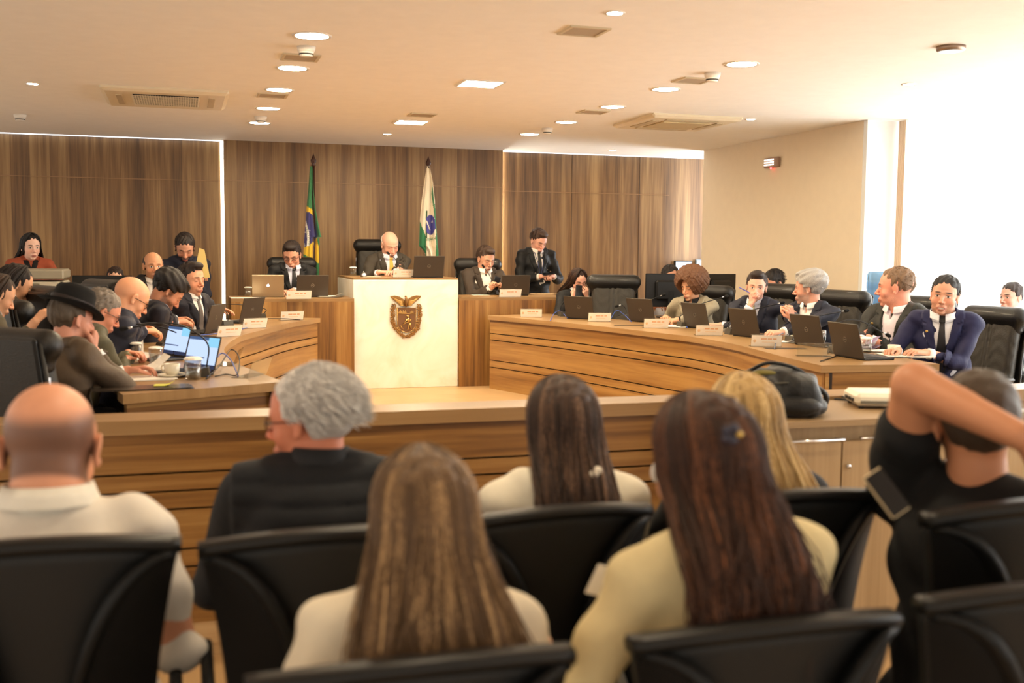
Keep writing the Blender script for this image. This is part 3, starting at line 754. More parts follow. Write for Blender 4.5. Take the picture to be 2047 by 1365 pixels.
    if hair in ('long', 'half', 'pony'):
        c0 = hcn+Rh@np.array([0, -.018, .033])*s
        Lh = ho.get('len', .42); ybk = (ch+Rc@np.array([0, -.135*g, 0])*s)[1]-.012
        def back(x, z):
            zz = (z-ch[2])/s; sp_ = sp0[1]/max(sp0[2], .3)
            bx = max(0, 1-(x/(.19*s))**2)
            return ch[1]+(z-ch[2])*sp_-(.124*g*s*(bx**.5))*min(1, max(0, (.24-zz)/.12)) if zz < .24 else 9
        ra = ho.get('az', (1.25, pi)); nS = ho.get('n', 420); ew = ho.get('endw', .11)
        parts.append(hair_strands(c0, Rh, s, nS//3, Lh*.93, ew*.95, ybk, 0, '', ho.get('rad', .0042)*2.2, ra, -.05, .004, 11, back))
        parts.append(hair_strands(c0, Rh, s, nS, Lh, ew, ybk, 0, '', ho.get('rad', .0042), ra, 0, ho.get('wav', .008), 12, back))
    if hair == 'pony':
        pass
    if hair == 'bun':
        bc = hcn+Rh@np.array([0, -.125, ho.get('bz', .04)])*s
        pr = [('+', 'ell', .02, bc, np.array([.035, .04, .04])*s), ('+', 'cone', .02, bc, bc+np.array([0, -.03, -.12])*s, .03*s, .015*s)]
        lo, hi = bounds(pr); V, Q = sdf_mesh(lambda P: prim_eval(P, pr), lo, hi, .005); parts.append((V, Q, np.zeros(len(V))))
    if ho.get('tufts', 700 if hair in ('short', 'quiff', 'puffy', 'combed') and not hat else 0):
        rgt = np.random.default_rng(5); Vt = []; Ft = []; Tt = []; b = 0
        for i in range(ho.get('tufts', 700)):
            az = rgt.uniform(.9, 2*pi-.9); ph = rgt.uniform(.0, 1.95); d_ = np.array([sin(az)*sin(ph), cos(az)*sin(ph), cos(ph)])
            tk = np.clip((d_[2]*.086)/.07, 0, 1); e_ = ho['sides']+(ho['top']-ho['sides'])*tk
            base_ = np.array([0, -.018, .033])+d_*(np.array([.075*w, .096, .086])+e_*.8)
            if (base_[2] < ho['line']-6.3*base_[0]**2+.002 and base_[1] > .022) or (base_[1] > -.03 and base_[2] < .018) or base_[2] < ho['nape']+.006: continue
            tl = ho.get('tlen', 1.)
            tip = base_+(d_*rgt.uniform(.002, .008)+np.array([0, -.02, -.016])*rgt.uniform(.4, 1)+rgt.normal(0, .0028, 3))*tl
            P = np.array([base_, (base_+tip)/2+d_*.006, tip]); sd = nrm(np.cross(tip-base_, d_+1e-3)); wv = [.0016, .0014, .0002]
            v = np.vstack([np.stack([P[j]+sd*wv[j], P[j]-sd*wv[j], P[j]+d_*wv[j]]) for j in range(3)]); Vt.append(hcn+(v@Rh.T)*s); Tt.append(np.full(9, rgt.normal(0.05, .15)))
            for j in range(2):
                for k in range(3): Ft.append((b+j*3+k, b+j*3+(k+1) % 3, b+j*3+3+(k+1) % 3, b+j*3+3+k))
            b += 9
        parts.append((np.vstack(Vt), np.array(Ft), np.concatenate(Tt)))
    if parts:
        V, Q, T_ = merge(parts); mesh_from('hair', V, Q, hm, root, True, attrs={'tone': T_})
    hw_ = lambda p: hcn+Rh@np.asarray(p, float)*s
    if glasses:
        gb = MB(); gm = mat('spectacle_frame_%d' % glasses[0], glasses, .3, .2)
        for q in (-1, 1):
            ring = [hw_((q*.032+.0235*cos(t), .094-abs(q*.032+.0235*cos(t))*.12, .0+.0175*sin(t))) for t in np.linspace(0, 2*pi, 21)]; gb.tube(ring, .0018*s, 5)
            gb.tube([hw_((q*.056, .087, .004)), hw_((q*.077*w, .05, .005)), hw_((q*.082*w, -.005, .003)), hw_((q*.081*w, -.02, -.012))], .0019*s, 5)
        gb.tube([hw_((-.009, .096, .003)), hw_((0, .099, .006)), hw_((.009, .096, .003))], .0018*s, 5)
        go = gb.build('glasses', gm, root, True)
        lb = MB()
        for q in (-1, 1): lb.ell(hw_((q*.032, .091, 0)), np.array([.022, .0012, .0165])*s, Rh, 14, 6)
        lb.build('lenses', glass('lens'), go, True)
    if hat:
        hb = MB(); Rt = Rh@rotm(radians(-14), 0, 0)
        prof = [(.0, .118), (.05, .12), (.072, .112), (.083, .09), (.088, .04), (.092, .012), (.1, .006), (.13, .004), (.142, .0085), (.1425, .011), (.13, .008), (.1, .0095), (.09, .014)]
        vs = MB().lathe([(r*s, z*s) for r, z in prof[::-1]], n=36, cap=False)
        V = np.array(vs.v); rr_ = np.linalg.norm(V[:, :2], axis=1)
        V[:, 1] *= 1.17; V[:, 0] *= .98
        crown = V[:, 2] > .1*s; V[crown, 2] -= (.022*s*np.exp(-(V[crown, 0]/(.02*s))**2))
        brim = rr_ > .105*s; V[brim, 2] += (.02*s*(np.abs(V[brim, 0])/(.14*s))**2-.012*s*np.clip(V[brim, 1]/(.15*s), 0, 1))
        V = hw_((0, -.012, .05))+V@Rt.T
        ho_ = mesh_from('hat', V, vs.f, mat('felt', (14, 12, 12), .95, bump=.3, bscale=400), root, True)
        band = MB().lathe([(.0935*s, .012*s), (.0925*s, .045*s)], n=36, cap=False); V = np.array(band.v); V[:, 1] *= 1.17; V = hw_((0, -.012, .05))+V@Rt.T
        mesh_from('hat_band', V, band.f, mat('hat_ribbon', (38, 28, 26), .6), ho_, True)
    if lanyard:
        lb = MB(); lb.tube([tuple(neck+np.array([-.05, .06, .0])*s), tuple(ch+Rc@np.array([-.03, .128, .05])*s), tuple(ch+Rc@np.array([0, .14, -.1])*s)], .004, 5)
        lb.tube([tuple(neck+np.array([.05, .06, .0])*s), tuple(ch+Rc@np.array([.03, .128, .05])*s), tuple(ch+Rc@np.array([0, .14, -.1])*s)], .004, 5)
        lb.build('lanyard', mat('lanyard', lanyard, .6), root, True)
    Mw = lambda p: np.array([root_xy[0], root_xy[1], base])+M@np.asarray(p)
    info = dict(root=root, xy=root_xy, base=base, hip=Mw(hip), head=Mw(hcn), ch=Mw(ch), rz=fz, M=M, HL=Mw(tgt[-1][0]), HR=Mw(tgt[1][0]), fL=M@tgt[-1][1]['_f'], fR=M@tgt[1][1]['_f'], Mw=Mw, Rh=M@Rh, s=s,
                elL=Mw(el[-1]), elR=Mw(el[1]))
    PEOPLE.append(info); return info

# ================================================================== ROOM
wood('wall_walnut', (80, 56, 34), (122, 90, 56), (156, 124, 82), pw=.21, rough=.42, contrast=.85)
wood('desk_walnut', (98, 64, 30), (144, 102, 52), (172, 132, 76), pw=.5, rough=.36, contrast=.9, fine=40)
wood('desk_top_wood', (128, 96, 58), (152, 118, 76), (172, 138, 94), pw=.6, rough=.33, contrast=.6, fine=50)
wood('light_oak', (146, 118, 82), (170, 142, 104), (188, 162, 124), pw=.5, rough=.45, contrast=.6, fine=90)
wood('floor_wood', (150, 116, 76), (182, 148, 104), (204, 172, 128), pw=.2, rough=.4, contrast=.6, fine=40)
CEILM = mat('ceiling_paint', (247, 243, 236), .9)
WALLP = mat('wall_paint', (232, 216, 190), .85, bump=.05, bscale=200)
WHITE = mat('white_plaster', (232, 232, 228), .85)
DARK = mat('groove_dark', (38, 26, 18), .8)
Z0, ZD, ZT = .15, .29, 1.07
def st(o): o['kind'] = 'structure'; return o
def slab(name, x0, x1, y0, y1, z0, z1, m, grain='x', kind='structure'):
    return MB().box(((x0+x1)/2, (y0+y1)/2, (z0+z1)/2), (x1-x0, y1-y0, z1-z0), grain=grain).build(name, MATS[m] if isinstance(m, str) else m, kind=kind)
slab('floor', -5, 9, -3, 4.3, -.1, Z0, 'floor_wood')
slab('floor_dais', -5, 9, 4.3, 14, -.1, ZD, 'floor_wood')
slab('floor_podium_platform', .3, 4.3, 11.95, 13.4, ZD, .47, 'floor_wood')
slab('floor_chair_platform', 1.55, 2.95, 12.42, 13.35, .47, .67, 'floor_wood')
slab('ceiling', -5, 9, -3, 14, 3.05, 3.2, CEILM)
slab('wall_rear', .48, 3.97, 13.5, 13.68, ZD, 3.05, 'wall_walnut', 'z')
slab('wall_rear_left', -5, .48, 13.65, 13.8, ZD, 3.05, 'wall_walnut', 'z')
slab('wall_rear_right', 3.97, 9, 13.65, 13.8, ZD, 3.05, 'wall_walnut', 'z')
zj = aty(690, 367, 13.5)[2]
j = MB()
j.box(((.48+3.97)/2, 13.497, zj), (3.49, .008, .008)); j.build('trim_1', mat('trim_bronze', (150, 115, 80), .4), kind='structure')
MB().box((-2.26, 13.647, zj), (5.48, .008, .008)).build('trim_2', MATS['trim_bronze'], kind='structure')
MB().box((5.2, 13.647, zj-.03), (2.4, .008, .008)).build('trim_3', MATS['trim_bronze'], kind='structure')
for i, px in enumerate((1278, 1143)):
    p = aty(px, 400, 13.65); MB().box((p[0], 13.648, 1.67), (.006, .006, 2.76)).build('trim_%d' % (4+i), mat('trim_seam', (70, 50, 35), .6), kind='structure')
slab('wall_right', 6.36, 6.9, 9.18, 12.56, ZD, 3.05, WALLP)
slab('wall_column', 6.363, 6.85, 9.12, 9.182, ZD, 3.05, WHITE)
slab('wall_niche', 8.6, 8.8, 12.5, 14, ZD, 3.05, WHITE)
area_light('niche_daylight', (8.3, 13.1, 2.0), (0, radians(90), 0), 1.8, 1.0, 45, (.85, .93, 1.0))
# light strips either side of the projecting centre panel
for nm, x, e in (('trim_6', .462, .036), ('trim_7', 3.984, .02)):
    MB().box((x, 13.64, 1.7), (e, .012, 2.7)).build(nm, emis('led_white' if nm == 'trim_6' else 'led_wash', (255, 250, 235), 2.2 if nm == 'trim_6' else 22), kind='structure')
for nm, a_, b_ in (('trim_8', -5, .45), ('trim_9', 4.0, 6.9)):
    MB().box(((a_+b_)/2, 13.6, 3.046), (b_-a_, .05, .006)).build(nm, emis('led_cove', (240, 246, 255), .7), kind='structure')
# window wall: frame, panes, curtain
slab('wall_window_sill', 6.86, 7.1, -3, 9.12, 0, .5, WHITE)
wf = MB()
for y in np.arange(-3, 9.2, 1.5): wf.box((6.98, y, 1.8), (.06, .06, 2.5))
wf.box((6.98, 3, 3.0), (.06, 12.2, .08)); wf.box((6.98, 3, .55), (.06, 12.2, .08)); w1 = wf.build('window_1', mat('aluminium_frame', (200, 200, 200), .4, .6), kind='structure')
MB().box((6.98, 3.05, 1.77), (.008, 12.1, 2.4)).build('window_glass', glass('window_pane'), w1)
V = []; Fs = []; ny = 620
for i in range(ny+1):
    y = 9.06-i*(11/ny); d = .045*sin(i*.42)+.02*sin(i*.17+1)
    for z in (.35, 3.045): V.append((6.74+d, y, z))
for i in range(ny): Fs.append((2*i, 2*i+1, 2*i+3, 2*i+2))
m, n, p = newmat('sheer_curtain'); n.n.remove(p)
tl = n.new('ShaderNodeBsdfTranslucent'); tl.inputs[0].default_value = (.86, .83, .76, 1); df = n.new('ShaderNodeBsdfDiffuse'); df.inputs[0].default_value = (.9, .87, .8, 1)
ms = n.new('ShaderNodeMixShader'); ms.inputs[0].default_value = .35; n.l.new(tl.outputs[0], ms.inputs[1]); n.l.new(df.outputs[0], ms.inputs[2])
tr_ = n.new('ShaderNodeBsdfTransparent'); m2 = n.new('ShaderNodeMixShader'); m2.inputs[0].default_value = .22; n.l.new(ms.outputs[0], m2.inputs[1]); n.l.new(tr_.outputs[0], m2.inputs[2])
n.l.new(m2.outputs[0], n.n['Material Output'].inputs[0])
tag(mesh_from('curtain', V, Fs, m, None, True), 'long sheer white curtain hanging in vertical folds over the bright window', 'curtain')
V = []; Fs = []
for i in range(41):
    y = 9.08-i*.003; d = .02*sin(i*.9)
    for z in (.35, 3.045): V.append((6.70+d, y, z))
for i in range(40): Fs.append((2*i, 2*i+1, 2*i+3, 2*i+2))
tag(mesh_from('curtain', V, Fs, mat('beige_curtain', (244, 222, 198), .9), None, True), 'narrow beige curtain bunched at the column end of the window', 'curtain')
# ---------------------------------------------------------------- ceiling fittings
LT = emis('lamp_warm', (255, 233, 196), 55); LTS = emis('lamp_spot', (255, 233, 196), 60)
wh = mat('white_plastic', (228, 222, 212), .5)
ROWN = {6.77: 'nearest', 8.0: 'second nearest', 9.11: 'middle', 10.34: 'second farthest', 11.54: 'farthest'}
for x, sd in ((.77, 'left'), (3.70, 'right')):
    for y in (6.77, 8.0, 9.11, 10.34, 11.54, 4.4, 2.6):  # lamps over the audience are out of view, added as fill light
        t = thing('ceiling_light', ('%s round recessed light in the %s ceiling row of five' % (ROWN.get(y), sd)) if y > 5 else 'added round recessed light, out of view, in the %s ceiling row above the audience, %s' % (sd, {4.4: 'nearest to the barrier', 2.6: 'middle one', .8: 'nearest the camera'}[y]), 'ceiling light', (x, y, 3.05), group='round recessed ceiling lights')
        MB().lathe([(.1, -.004), (.118, -.008), (.122, 0)], cap=False).build('trim_ring', wh, t, True)
        MB().lathe([(.001, -.003), (.101, -.003)], cap=False).build('diffuser', LT, t)
for x, y, lb in ((2.23, 8.23, 'large square recessed light panel nearer the middle of the ceiling'), (2.23, 10.91, 'smaller looking square light panel in front of the podium flags')):
    t = thing('light_panel', lb, 'ceiling light', (x, y, 3.05), group='square ceiling panels')
    fb = MB()
    for (cx_, cy_, sx_, sy_) in ((0, .155, .33, .02), (0, -.155, .33, .02), (.155, 0, .02, .29), (-.155, 0, .02, .29)): fb.box((cx_, cy_, -.004), (sx_, sy_, .008))
    fb.build('frame', wh, t); MB().box((0, 0, -.003), (.29, .29, .004)).build('diffuser', LT, t)
for x, y, lb in ((2.21, 12.12, 'tiny round spotlight above the podium by the rear wall'), (-1.13, 9.47, 'small round spotlight at the left side of the ceiling'), (2.27, 5.58, 'small round spotlight at the top centre beside a square grille'),
                 (5.32, 7.12, 'small round spotlight nearest the bright window curtain'), (5.29, 9.47, 'small round spotlight beside the right air conditioner'), (5.26, 12.94, 'tiny round spotlight above the rear right wood wall')):
    t = thing('spotlight', lb, 'spotlight', (x, y, 3.05), group='small ceiling spotlights')
    MB().lathe([(.042, -.004), (.055, -.006), (.058, 0)], cap=False).build('trim_ring', wh, t, True)
    MB().lathe([(.001, -.003), (.043, -.003)], cap=False).build('bulb', LTS, t)
grey = mat('speaker_grille', (176, 160, 138), .8)
for x, y, lb in ((2.28, 6.08, 'largest square speaker grille near the top centre of the ceiling'), (.78, 7.53, 'square speaker grille behind the left smoke detector'), (.74, 9.45, 'square grille in the left light row between second and fourth lights'),
                 (2.21, 10.28, 'square grille right beside the far square light panel'), (3.7, 7.51, 'square grille beside the right row smoke detector'), (3.66, 9.49, 'square grille between the lights of the right row')):
    t = thing('speaker_grille', lb, 'speaker grille', (x, y, 3.05), group='ceiling speaker grilles')
    fb = MB()
    for (cx_, cy_, sx_, sy_) in ((0, .115, .25, .02), (0, -.115, .25, .02), (.115, 0, .02, .21), (-.115, 0, .02, .21)): fb.box((cx_, cy_, -.005), (sx_, sy_, .01))
    fb.build('frame', mat('grille_frame', (205, 190, 160), .6), t)
    MB().box((0, 0, -.004), (.21, .21, .004)).build('mesh_panel', grey, t)
for px, py, lb in ((612, 100, 'smoke detector beside the nearest left round light'), (521, 237, 'smoke detector behind the fifth left round light'), (1424, 152, 'smoke detector beside the right row grille'), (1094, 260, 'smoke detector near the farthest right round light'),
                   (40, 233, 'smoke detector at the far left of the ceiling')):
    q = atz(px, py, 3.03)
    t = thing('smoke_detector', lb, 'smoke detector', (q[0], q[1], 3.05), group='smoke detectors')
    MB().lathe([(.03, -.062), (.043, -.058), (.046, -.04), (.05, -.036)], n=20).build('sensor_head', wh, t, True)
    MB().lathe([(.05, -.036), (.058, -.02), (.06, 0)], n=20).build('mounting_base', wh, t, True)
    sl_ = MB().lathe([(.0458, -.053), (.0468, -.05), (.0472, -.046), (.047, -.044)], n=20, cap=False)
    sl_.build('sensor_slot', mat('slot_dark', (40, 36, 32), .8), t)
q = atz(1901, 96, 3.04)
t = thing('emergency_light', 'round metal rimmed fitting standing off the ceiling near the window', 'ceiling fitting', (q[0], q[1], 3.05))
MB().lathe([(.075, -.03), (.085, -.025), (.088, 0)], n=24).build('housing', mat('brushed_metal', (160, 140, 125), .35, .8), t, True); MB().lathe([(.001, -.034), (.07, -.032)], n=24, cap=False).build('lens_disc', mat('white_lens', (240, 240, 240), .2), t)
# air conditioners
t = thing('air_conditioner', 'long narrow ceiling cassette with dark slotted grille, left side', 'air conditioner', (-.12, 9.85, 3.05))
MB().box((0, 0, -.02), (.98, 1.02, .04), bev=.02, taper=1.06).build('panel', mat('ac_plastic', (226, 212, 184), .5), t)
MB().box((0, -.05, -.042), (.52, .62, .01)).build('intake', mat('slot_dark', (60, 50, 45), .8), t)
gb = MB()
for k in range(27): gb.box((-.26+k*.02, -.05, -.049), (.006, .62, .006))
for k in range(9): gb.box((0, -.34+k*.072, -.05), (.54, .008, .006))
gb.build('grille', MATS['ac_plastic'], t)
lv = MB(); lv.box((.37, 0, -.043), (.05, .6, .008)); lv.build('louvre', mat('ac_louvre', (190, 172, 140), .6), t)  # louvre strips are a darker beige than the panel
lv = MB(); lv.box((-.37, 0, -.043), (.05, .6, .008)); lv.build('louvre', MATS['ac_louvre'], t)
t = thing('air_conditioner', 'square ceiling cassette air conditioner with four vents, right side', 'air conditioner', (4.68, 9.86, 3.05))
MB().box((0, 0, -.02), (.92, .98, .04), bev=.03, taper=1.05).build('panel', mat('ac_plastic2', (226, 212, 184), .5), t)
MB().box((0, 0, -.046), (.5, .5, .012), bev=.005).build('intake_grille', mat('ac_intake', (196, 176, 136), .7), t)
for (cx_, cy_, sx_, sy_) in ((0, .35, .55, .07), (0, -.35, .55, .07), (.34, 0, .07, .55), (-.34, 0, .07, .55)): MB().box((cx_, cy_, -.043), (sx_, sy_, .008), bev=.003).build('louvre', MATS['ac_louvre'], t)
# exit sign lamp on the right wall
q = atx(1547, 325, 6.36)
t = thing('emergency_lamp', 'small emergency lamp with white light bars and red spot on beige wall', 'emergency lamp', (6.355, q[1], q[2]))
MB().box((-.02, 0, 0), (.04, .3, .11), bev=.008).build('housing', mat('lamp_housing', (160, 130, 110), .5), t)
for k in range(3): MB().box((-.042, .03, .03-k*.027), (.006, .2, .012)).build('light_bar', emis('lamp_bars', (255, 245, 230), 1.4), t)
MB().ell((-.03, -.0, -.062), (.012, .012, .012)).build('indicator', emis('led_red', (255, 60, 60), 3), t, True)

# ================================================================== DESKS
RIN = [(3.08, 11.0), (3.44, 9.99), (3.72, 9.01), (3.87, 8.34), (3.95, 7.97), (3.96, 7.33), (3.88, 6.76), (3.78, 6.19), (3.73, 5.73)]
LIN = [(1.30, 10.85), (.92, 10.11), (.6, 9.22), (.45, 8.8), (.36, 8.37), (.3, 8.0), (.25, 7.43), (.28, 6.69), (.41, 5.98), (.49, 5.62)]
RP = spline(RIN, 8); LP = spline(LIN, 8)
def curved_desk(path, sgn, label, width, endcut=None):
    t = thing('curved_desk', label, 'desk', (0, 0, 0))
    o = sgn
    prof = [(0, ZT-.045), (0, ZT), (o*width, ZT), (o*width, ZT-.045)]
    MB().sweep(path, prof if o > 0 else prof[::-1]).build('desk_top', MATS['desk_top_wood'], t)
    f = MB(); d0, d1 = o*.03, o*.055
    zb = [(ZT-.05, .885), (.875, .815), (.805, .60), (.59, .525), (.515, ZD+.0)]
    for a, b_ in zb: f.sweep(path, [(d0, a), (d0, b_), (d1, b_), (d1, a)][::(1 if o > 0 else -1)])
    f.build('front_panel', MATS['desk_walnut'], t)
    MB().sweep(path, [(d1, ZT-.046), (d1, ZD), (o*.075, ZD), (o*.075, ZT-.046)]).build('backing', DARK, t)
    # near end panel
    P = path[-1]; T = nrm(path[-1]-path[-2]); Nn = np.array([-T[1], T[0]])*o
    c = P+Nn*(width*.5)-T*.022; ang = math.atan2(Nn[1], Nn[0])
    MB().box((c[0], c[1], (ZD+ZT-.046)/2), (width-.05, .03, ZT-.046-ZD), rotm(0, 0, ang)).build('end_panel', MATS['desk_walnut'], t)
    return t
curved_desk(RP, 1, 'long curved wooden council desk on the right with horizontal grooved front', .8)
# left: slab with own outline because its near end is wider
t = thing('curved_desk', 'long curved wooden council desk on the left with horizontal grooved front', 'desk', (0, 0, 0))
T_ = np.gradient(LP, axis=0); T_ /= np.linalg.norm(T_, axis=1)[:, None]; NL = np.stack([T_[:, 1], -T_[:, 0]], 1)
outL = LP+NL*np.interp(np.arange(len(LP)), [0, len(LP)*.5, len(LP)-1], [.7, .68, .72])[:, None]
outL[-1] = (-.28, 5.28); outL[-2] = (-.3, 5.36); outL[-3] = (-.315, 5.46)
V = []; Wc = []
S_ = np.concatenate([[0], np.cumsum(np.linalg.norm(np.diff(LP, axis=0), axis=1))])
for i in range(len(LP)):
    for (q, w_) in ((LP[i], 0), (outL[i], .7)):
        for z in (ZT-.045, ZT): V.append((q[0], q[1], z)); Wc.append((S_[i], w_, z))
Fs = []
for i in range(len(LP)-1):
    a, b_ = 4*i, 4*i+4
    Fs += [(a+1, b_+1, b_+3, a+3), (a, a+2, b_+2, b_), (a, b_, b_+1, a+1), (a+2, a+3, b_+3, b_+2)]
Fs += [(0, 1, 3, 2), (4*len(LP)-4, 4*len(LP)-2, 4*len(LP)-1, 4*len(LP)-3)]
mesh_from('desk_top', V, Fs, MATS['desk_top_wood'], t, wc=Wc)
f = MB()
for a, b_ in [(ZT-.05, .885), (.875, .815), (.805, .60), (.59, .525), (.515, ZD)]: f.sweep(LP, [(-.03, a), (-.055, a), (-.055, b_), (-.03, b_)])
f.build('front_panel', MATS['desk_walnut'], t); MB().sweep(LP, [(-.055, ZT-.046), (-.075, ZT-.046), (-.075, ZD), (-.055, ZD)]).build('backing', DARK, t)
e0, e1 = np.array(outL[-1]), np.array(LP[-1]); ed = nrm(e1-e0); ctr = (e0+e1)/2+np.array([-ed[1], ed[0]])*.05
MB().box((ctr[0], ctr[1], (ZD+ZT-.046)/2), (np.linalg.norm(e1-e0)-.06, .03, ZT-.046-ZD), rotm(0, 0, math.atan2(ed[1], ed[0]))).build('end_panel', MATS['desk_walnut'], t)
# podium and wings
t = thing('podium', 'white marble podium with bronze coat of arms and wooden top', 'podium', (2.255, 11.85, ZD))
m, n, p = newmat('white_marble'); tc = n.new('ShaderNodeTexCoord').outputs['Object']
nz = n.new('ShaderNodeTexNoise'); nz.inputs['Scale'].default_value = 2.2; nz.inputs['Detail'].default_value = 6; nz.inputs['Distortion'].default_value = 1.6; n.l.new(tc, nz.inputs['Vector'])
n.l.new(n.ramp(nz.outputs[0], [(.3, lin((236, 228, 208))), (.5, lin((246, 242, 230))), (.7, lin((250, 248, 240)))]), p.inputs['Base Color']); p.inputs['Roughness'].default_value = .3; MATS['white_marble'] = m
MB().box((0, 0, .575), (1.13, 1.2, 1.15), bev=.004).build('marble_body', m, t)
MB().box((0, .0, 1.16), (1.125, 1.195, .02)).build('top_board', MATS['desk_top_wood'], t)
for x0, x1, yf, lb in ((.45, 1.685, 11.15, 'raised wooden side desk left of the white podium'), (2.825, 4.13, 11.5, 'raised wooden side desk right of the white podium')):
    t = thing('side_desk', lb, 'desk', (0, 0, 0))
    if x0 < 1:
        MB().box(((x0+x1)/2, yf+.38, 1.235), (x1-x0, .76, .03), grain='x').build('desk_top', MATS['desk_top_wood'], t)
        MB().box(((x0+x1)/2, yf+.015, (ZD+1.22)/2), (x1-x0, .03, 1.22-ZD), grain='z').build('front_panel', MATS['desk_walnut'], t)
        MB().box((x0+.015, yf+.4, (ZD+1.22)/2), (.03, .72, 1.22-ZD), grain='z').build('side_panel', MATS['desk_walnut'], t)
    else:
        MB().box(((x0+x1)/2, yf+.1, 1.235), (x1-x0, .76, .03), rotm(0, 0, 0), grain='x').build('desk_top', MATS['desk_top_wood'], t)
        MB().box(((x0+x1)/2, yf-.265, (ZD+1.22)/2), (x1-x0, .03, 1.22-ZD), grain='z').build('front_panel', MATS['desk_walnut'], t)
        MB().box((x1-.015, yf+.12, (ZD+1.22)/2), (.03, .72, 1.22-ZD), grain='z').build('side_panel', MATS['desk_walnut'], t)
# ---------------------------------------------------------------- coat of arms on the podium
em = thing('coat_of_arms', 'bronze relief coat of arms with eagle, shield and laurel branches', 'emblem', (2.255, 11.245, 0))
br = mat('bronze', (150, 112, 66), .38, .75, bump=.25, bscale=90); brl = mat('bronze_light', (206, 168, 104), .3, .8); brd = mat('bronze_field', (122, 88, 60), .5, .4)
def E2(px, py):   # photograph position on the podium front -> local x, z
    q = aty(px, py, 11.245); return (q[0]-2.255, q[2])
def crop(cx_, cy_): return E2(740+cx_/9.305, 560+cy_/9.307)
def ex(mb, pts, y0, h): mb.prism([crop(*q) for q in pts], (0, y0, 0), (1, 0, 0), (0, 0, 1), (0, -1, 0), h)
sh_ = [(498, 512), (848, 512), (848, 780), (838, 850), (800, 915), (740, 958), (672, 970), (605, 952), (545, 912), (508, 850), (498, 790)]
b = MB(); ex(b, sh_, 0, .012); b.build('shield', brd, em)
b = MB(); P3 = [(*[crop(*q)[0]], -.013, crop(*q)[1]) for q in sh_+[sh_[0]]]; b.tube(P3, .004, 6); b.tube([(crop(498, 622)[0], -.013, crop(498, 622)[1]), (crop(848, 618)[0], -.013, crop(848, 618)[1])], .0035, 6); b.build('shield_rim', brl, em, True)
b = MB(); ex(b, [(512, 612), (560, 545), (585, 590), (605, 612)], -.012, .006); b.build('mountain', brl, em)
b = MB(); ex(b, [(590, 612), (605, 545), (630, 590), (650, 545), (675, 612)], -.012, .007); b.build('mountain', brl, em)
b = MB()
for k in range(9): a = pi*k/8; ex(b, [(770+22*cos(a)-4*sin(a), 608-22*sin(a)-4*cos(a)), (770+58*cos(a), 608-62*sin(a)), (770+22*cos(a)+4*sin(a), 608-22*sin(a)+4*cos(a))], -.012, .005)
ex(b, [(770+26*cos(a), 608-26*sin(a)) for a in np.linspace(0, pi, 10)], -.012, .008); b.build('rising_sun', brl, em)
b = MB(); c3 = lambda x, y, d=-.02: (crop(x, y)[0], d, crop(x, y)[1])
b.ell(c3(700, 672), (.01, .008, .012)); b.tube([c3(672, 655), c3(722, 690)], [.004, .007], 6)
b.tube([c3(712, 700), c3(700, 740), c3(725, 790)], [.011, .017, .012], 8)
b.tube([c3(745, 720), c3(740, 760), c3(690, 790)], [.008, .006, .004], 7); b.tube([c3(690, 715), c3(650, 770), c3(620, 800)], [.008, .006, .005], 7)
b.tube([c3(722, 790), c3(710, 850), c3(700, 905), c3(680, 918)], [.011, .008, .006, .004], 7); b.tube([c3(735, 790), c3(742, 840), c3(755, 890), c3(772, 900)], [.01, .008, .006, .004], 7)
b.build('reaper_figure', brl, em, True)
b = MB(); b.tube([c3(755, 740, -.026), c3(560, 845, -.026)], .0032, 6); b.tube([c3(556, 842, -.026), c3(580, 880, -.026), c3(615, 912, -.026)], [.006, .005, .001], 6); b.build('scythe', brl, em, True)
b = MB()
wing = [(640, 380), (600, 340), (540, 305), (460, 285), (370, 295), (395, 330), (440, 370), (490, 410), (530, 450), (580, 478), (640, 485), (655, 440)]
ex(b, wing, 0, .016); b.build('wing', br, em)
b = MB(); ex(b, [(1318-x, y-4) for x, y in wing][::-1], 0, .016); b.build('wing', br, em)
b = MB()
for sg in (0, 1):
    for k in range(7):
        x0_, y0_ = 640-k*3, 400+k*11; x1_, y1_ = 385+k*26, 300+k*27
        if sg: x0_, x1_ = 1318-x0_, 1318-x1_
        b.tube([c3(x0_, y0_, -.018), c3((x0_+x1_)/2, (y0_+y1_)/2+22-k*2, -.02), c3(x1_, y1_, -.016)], [.005, .0048, .002], 6)
b.build('feathers', brl, em, True)
b = MB(); b.tube([c3(660, 300), c3(662, 340), c3(664, 420), c3(665, 495)], [.008, .015, .02, .008], 10); b.ell(c3(652, 300, -.022), (.011, .01, .01)); b.tube([c3(645, 300, -.024), c3(630, 308, -.026)], [.005, .001], 5); b.build('eagle_body', br, em, True)
for nm_, ptsL in (('pine_branch', [(440, 470), (415, 560), (415, 660), (415, 760), (450, 850), (500, 930), (570, 1000), (650, 1050), (740, 1070)]), ('leaf_branch', [(905, 475), (915, 560), (915, 660), (905, 760), (885, 870), (830, 950), (760, 1010), (680, 1045), (590, 1075)])):
    pp = spline(ptsL, 6); b = MB(); b.tube([c3(x, y, -.012) for x, y in pp], .005, 6)
    rg_ = np.random.default_rng(3)
    for i in range(0, len(pp)-8, 1):
        x, y = pp[i]
        for sg in (-1, 1): b.ell(c3(x+sg*(14+rg_.random()*16), y+rg_.normal(0, 8), -.013), (.005+.003*rg_.random(), .006, .015+.004*rg_.random()), rotm(0, sg*.8+rg_.normal(0, .5), 0), 8, 6)
    b.build(nm_, br, em, True)
for o in em.children: pass
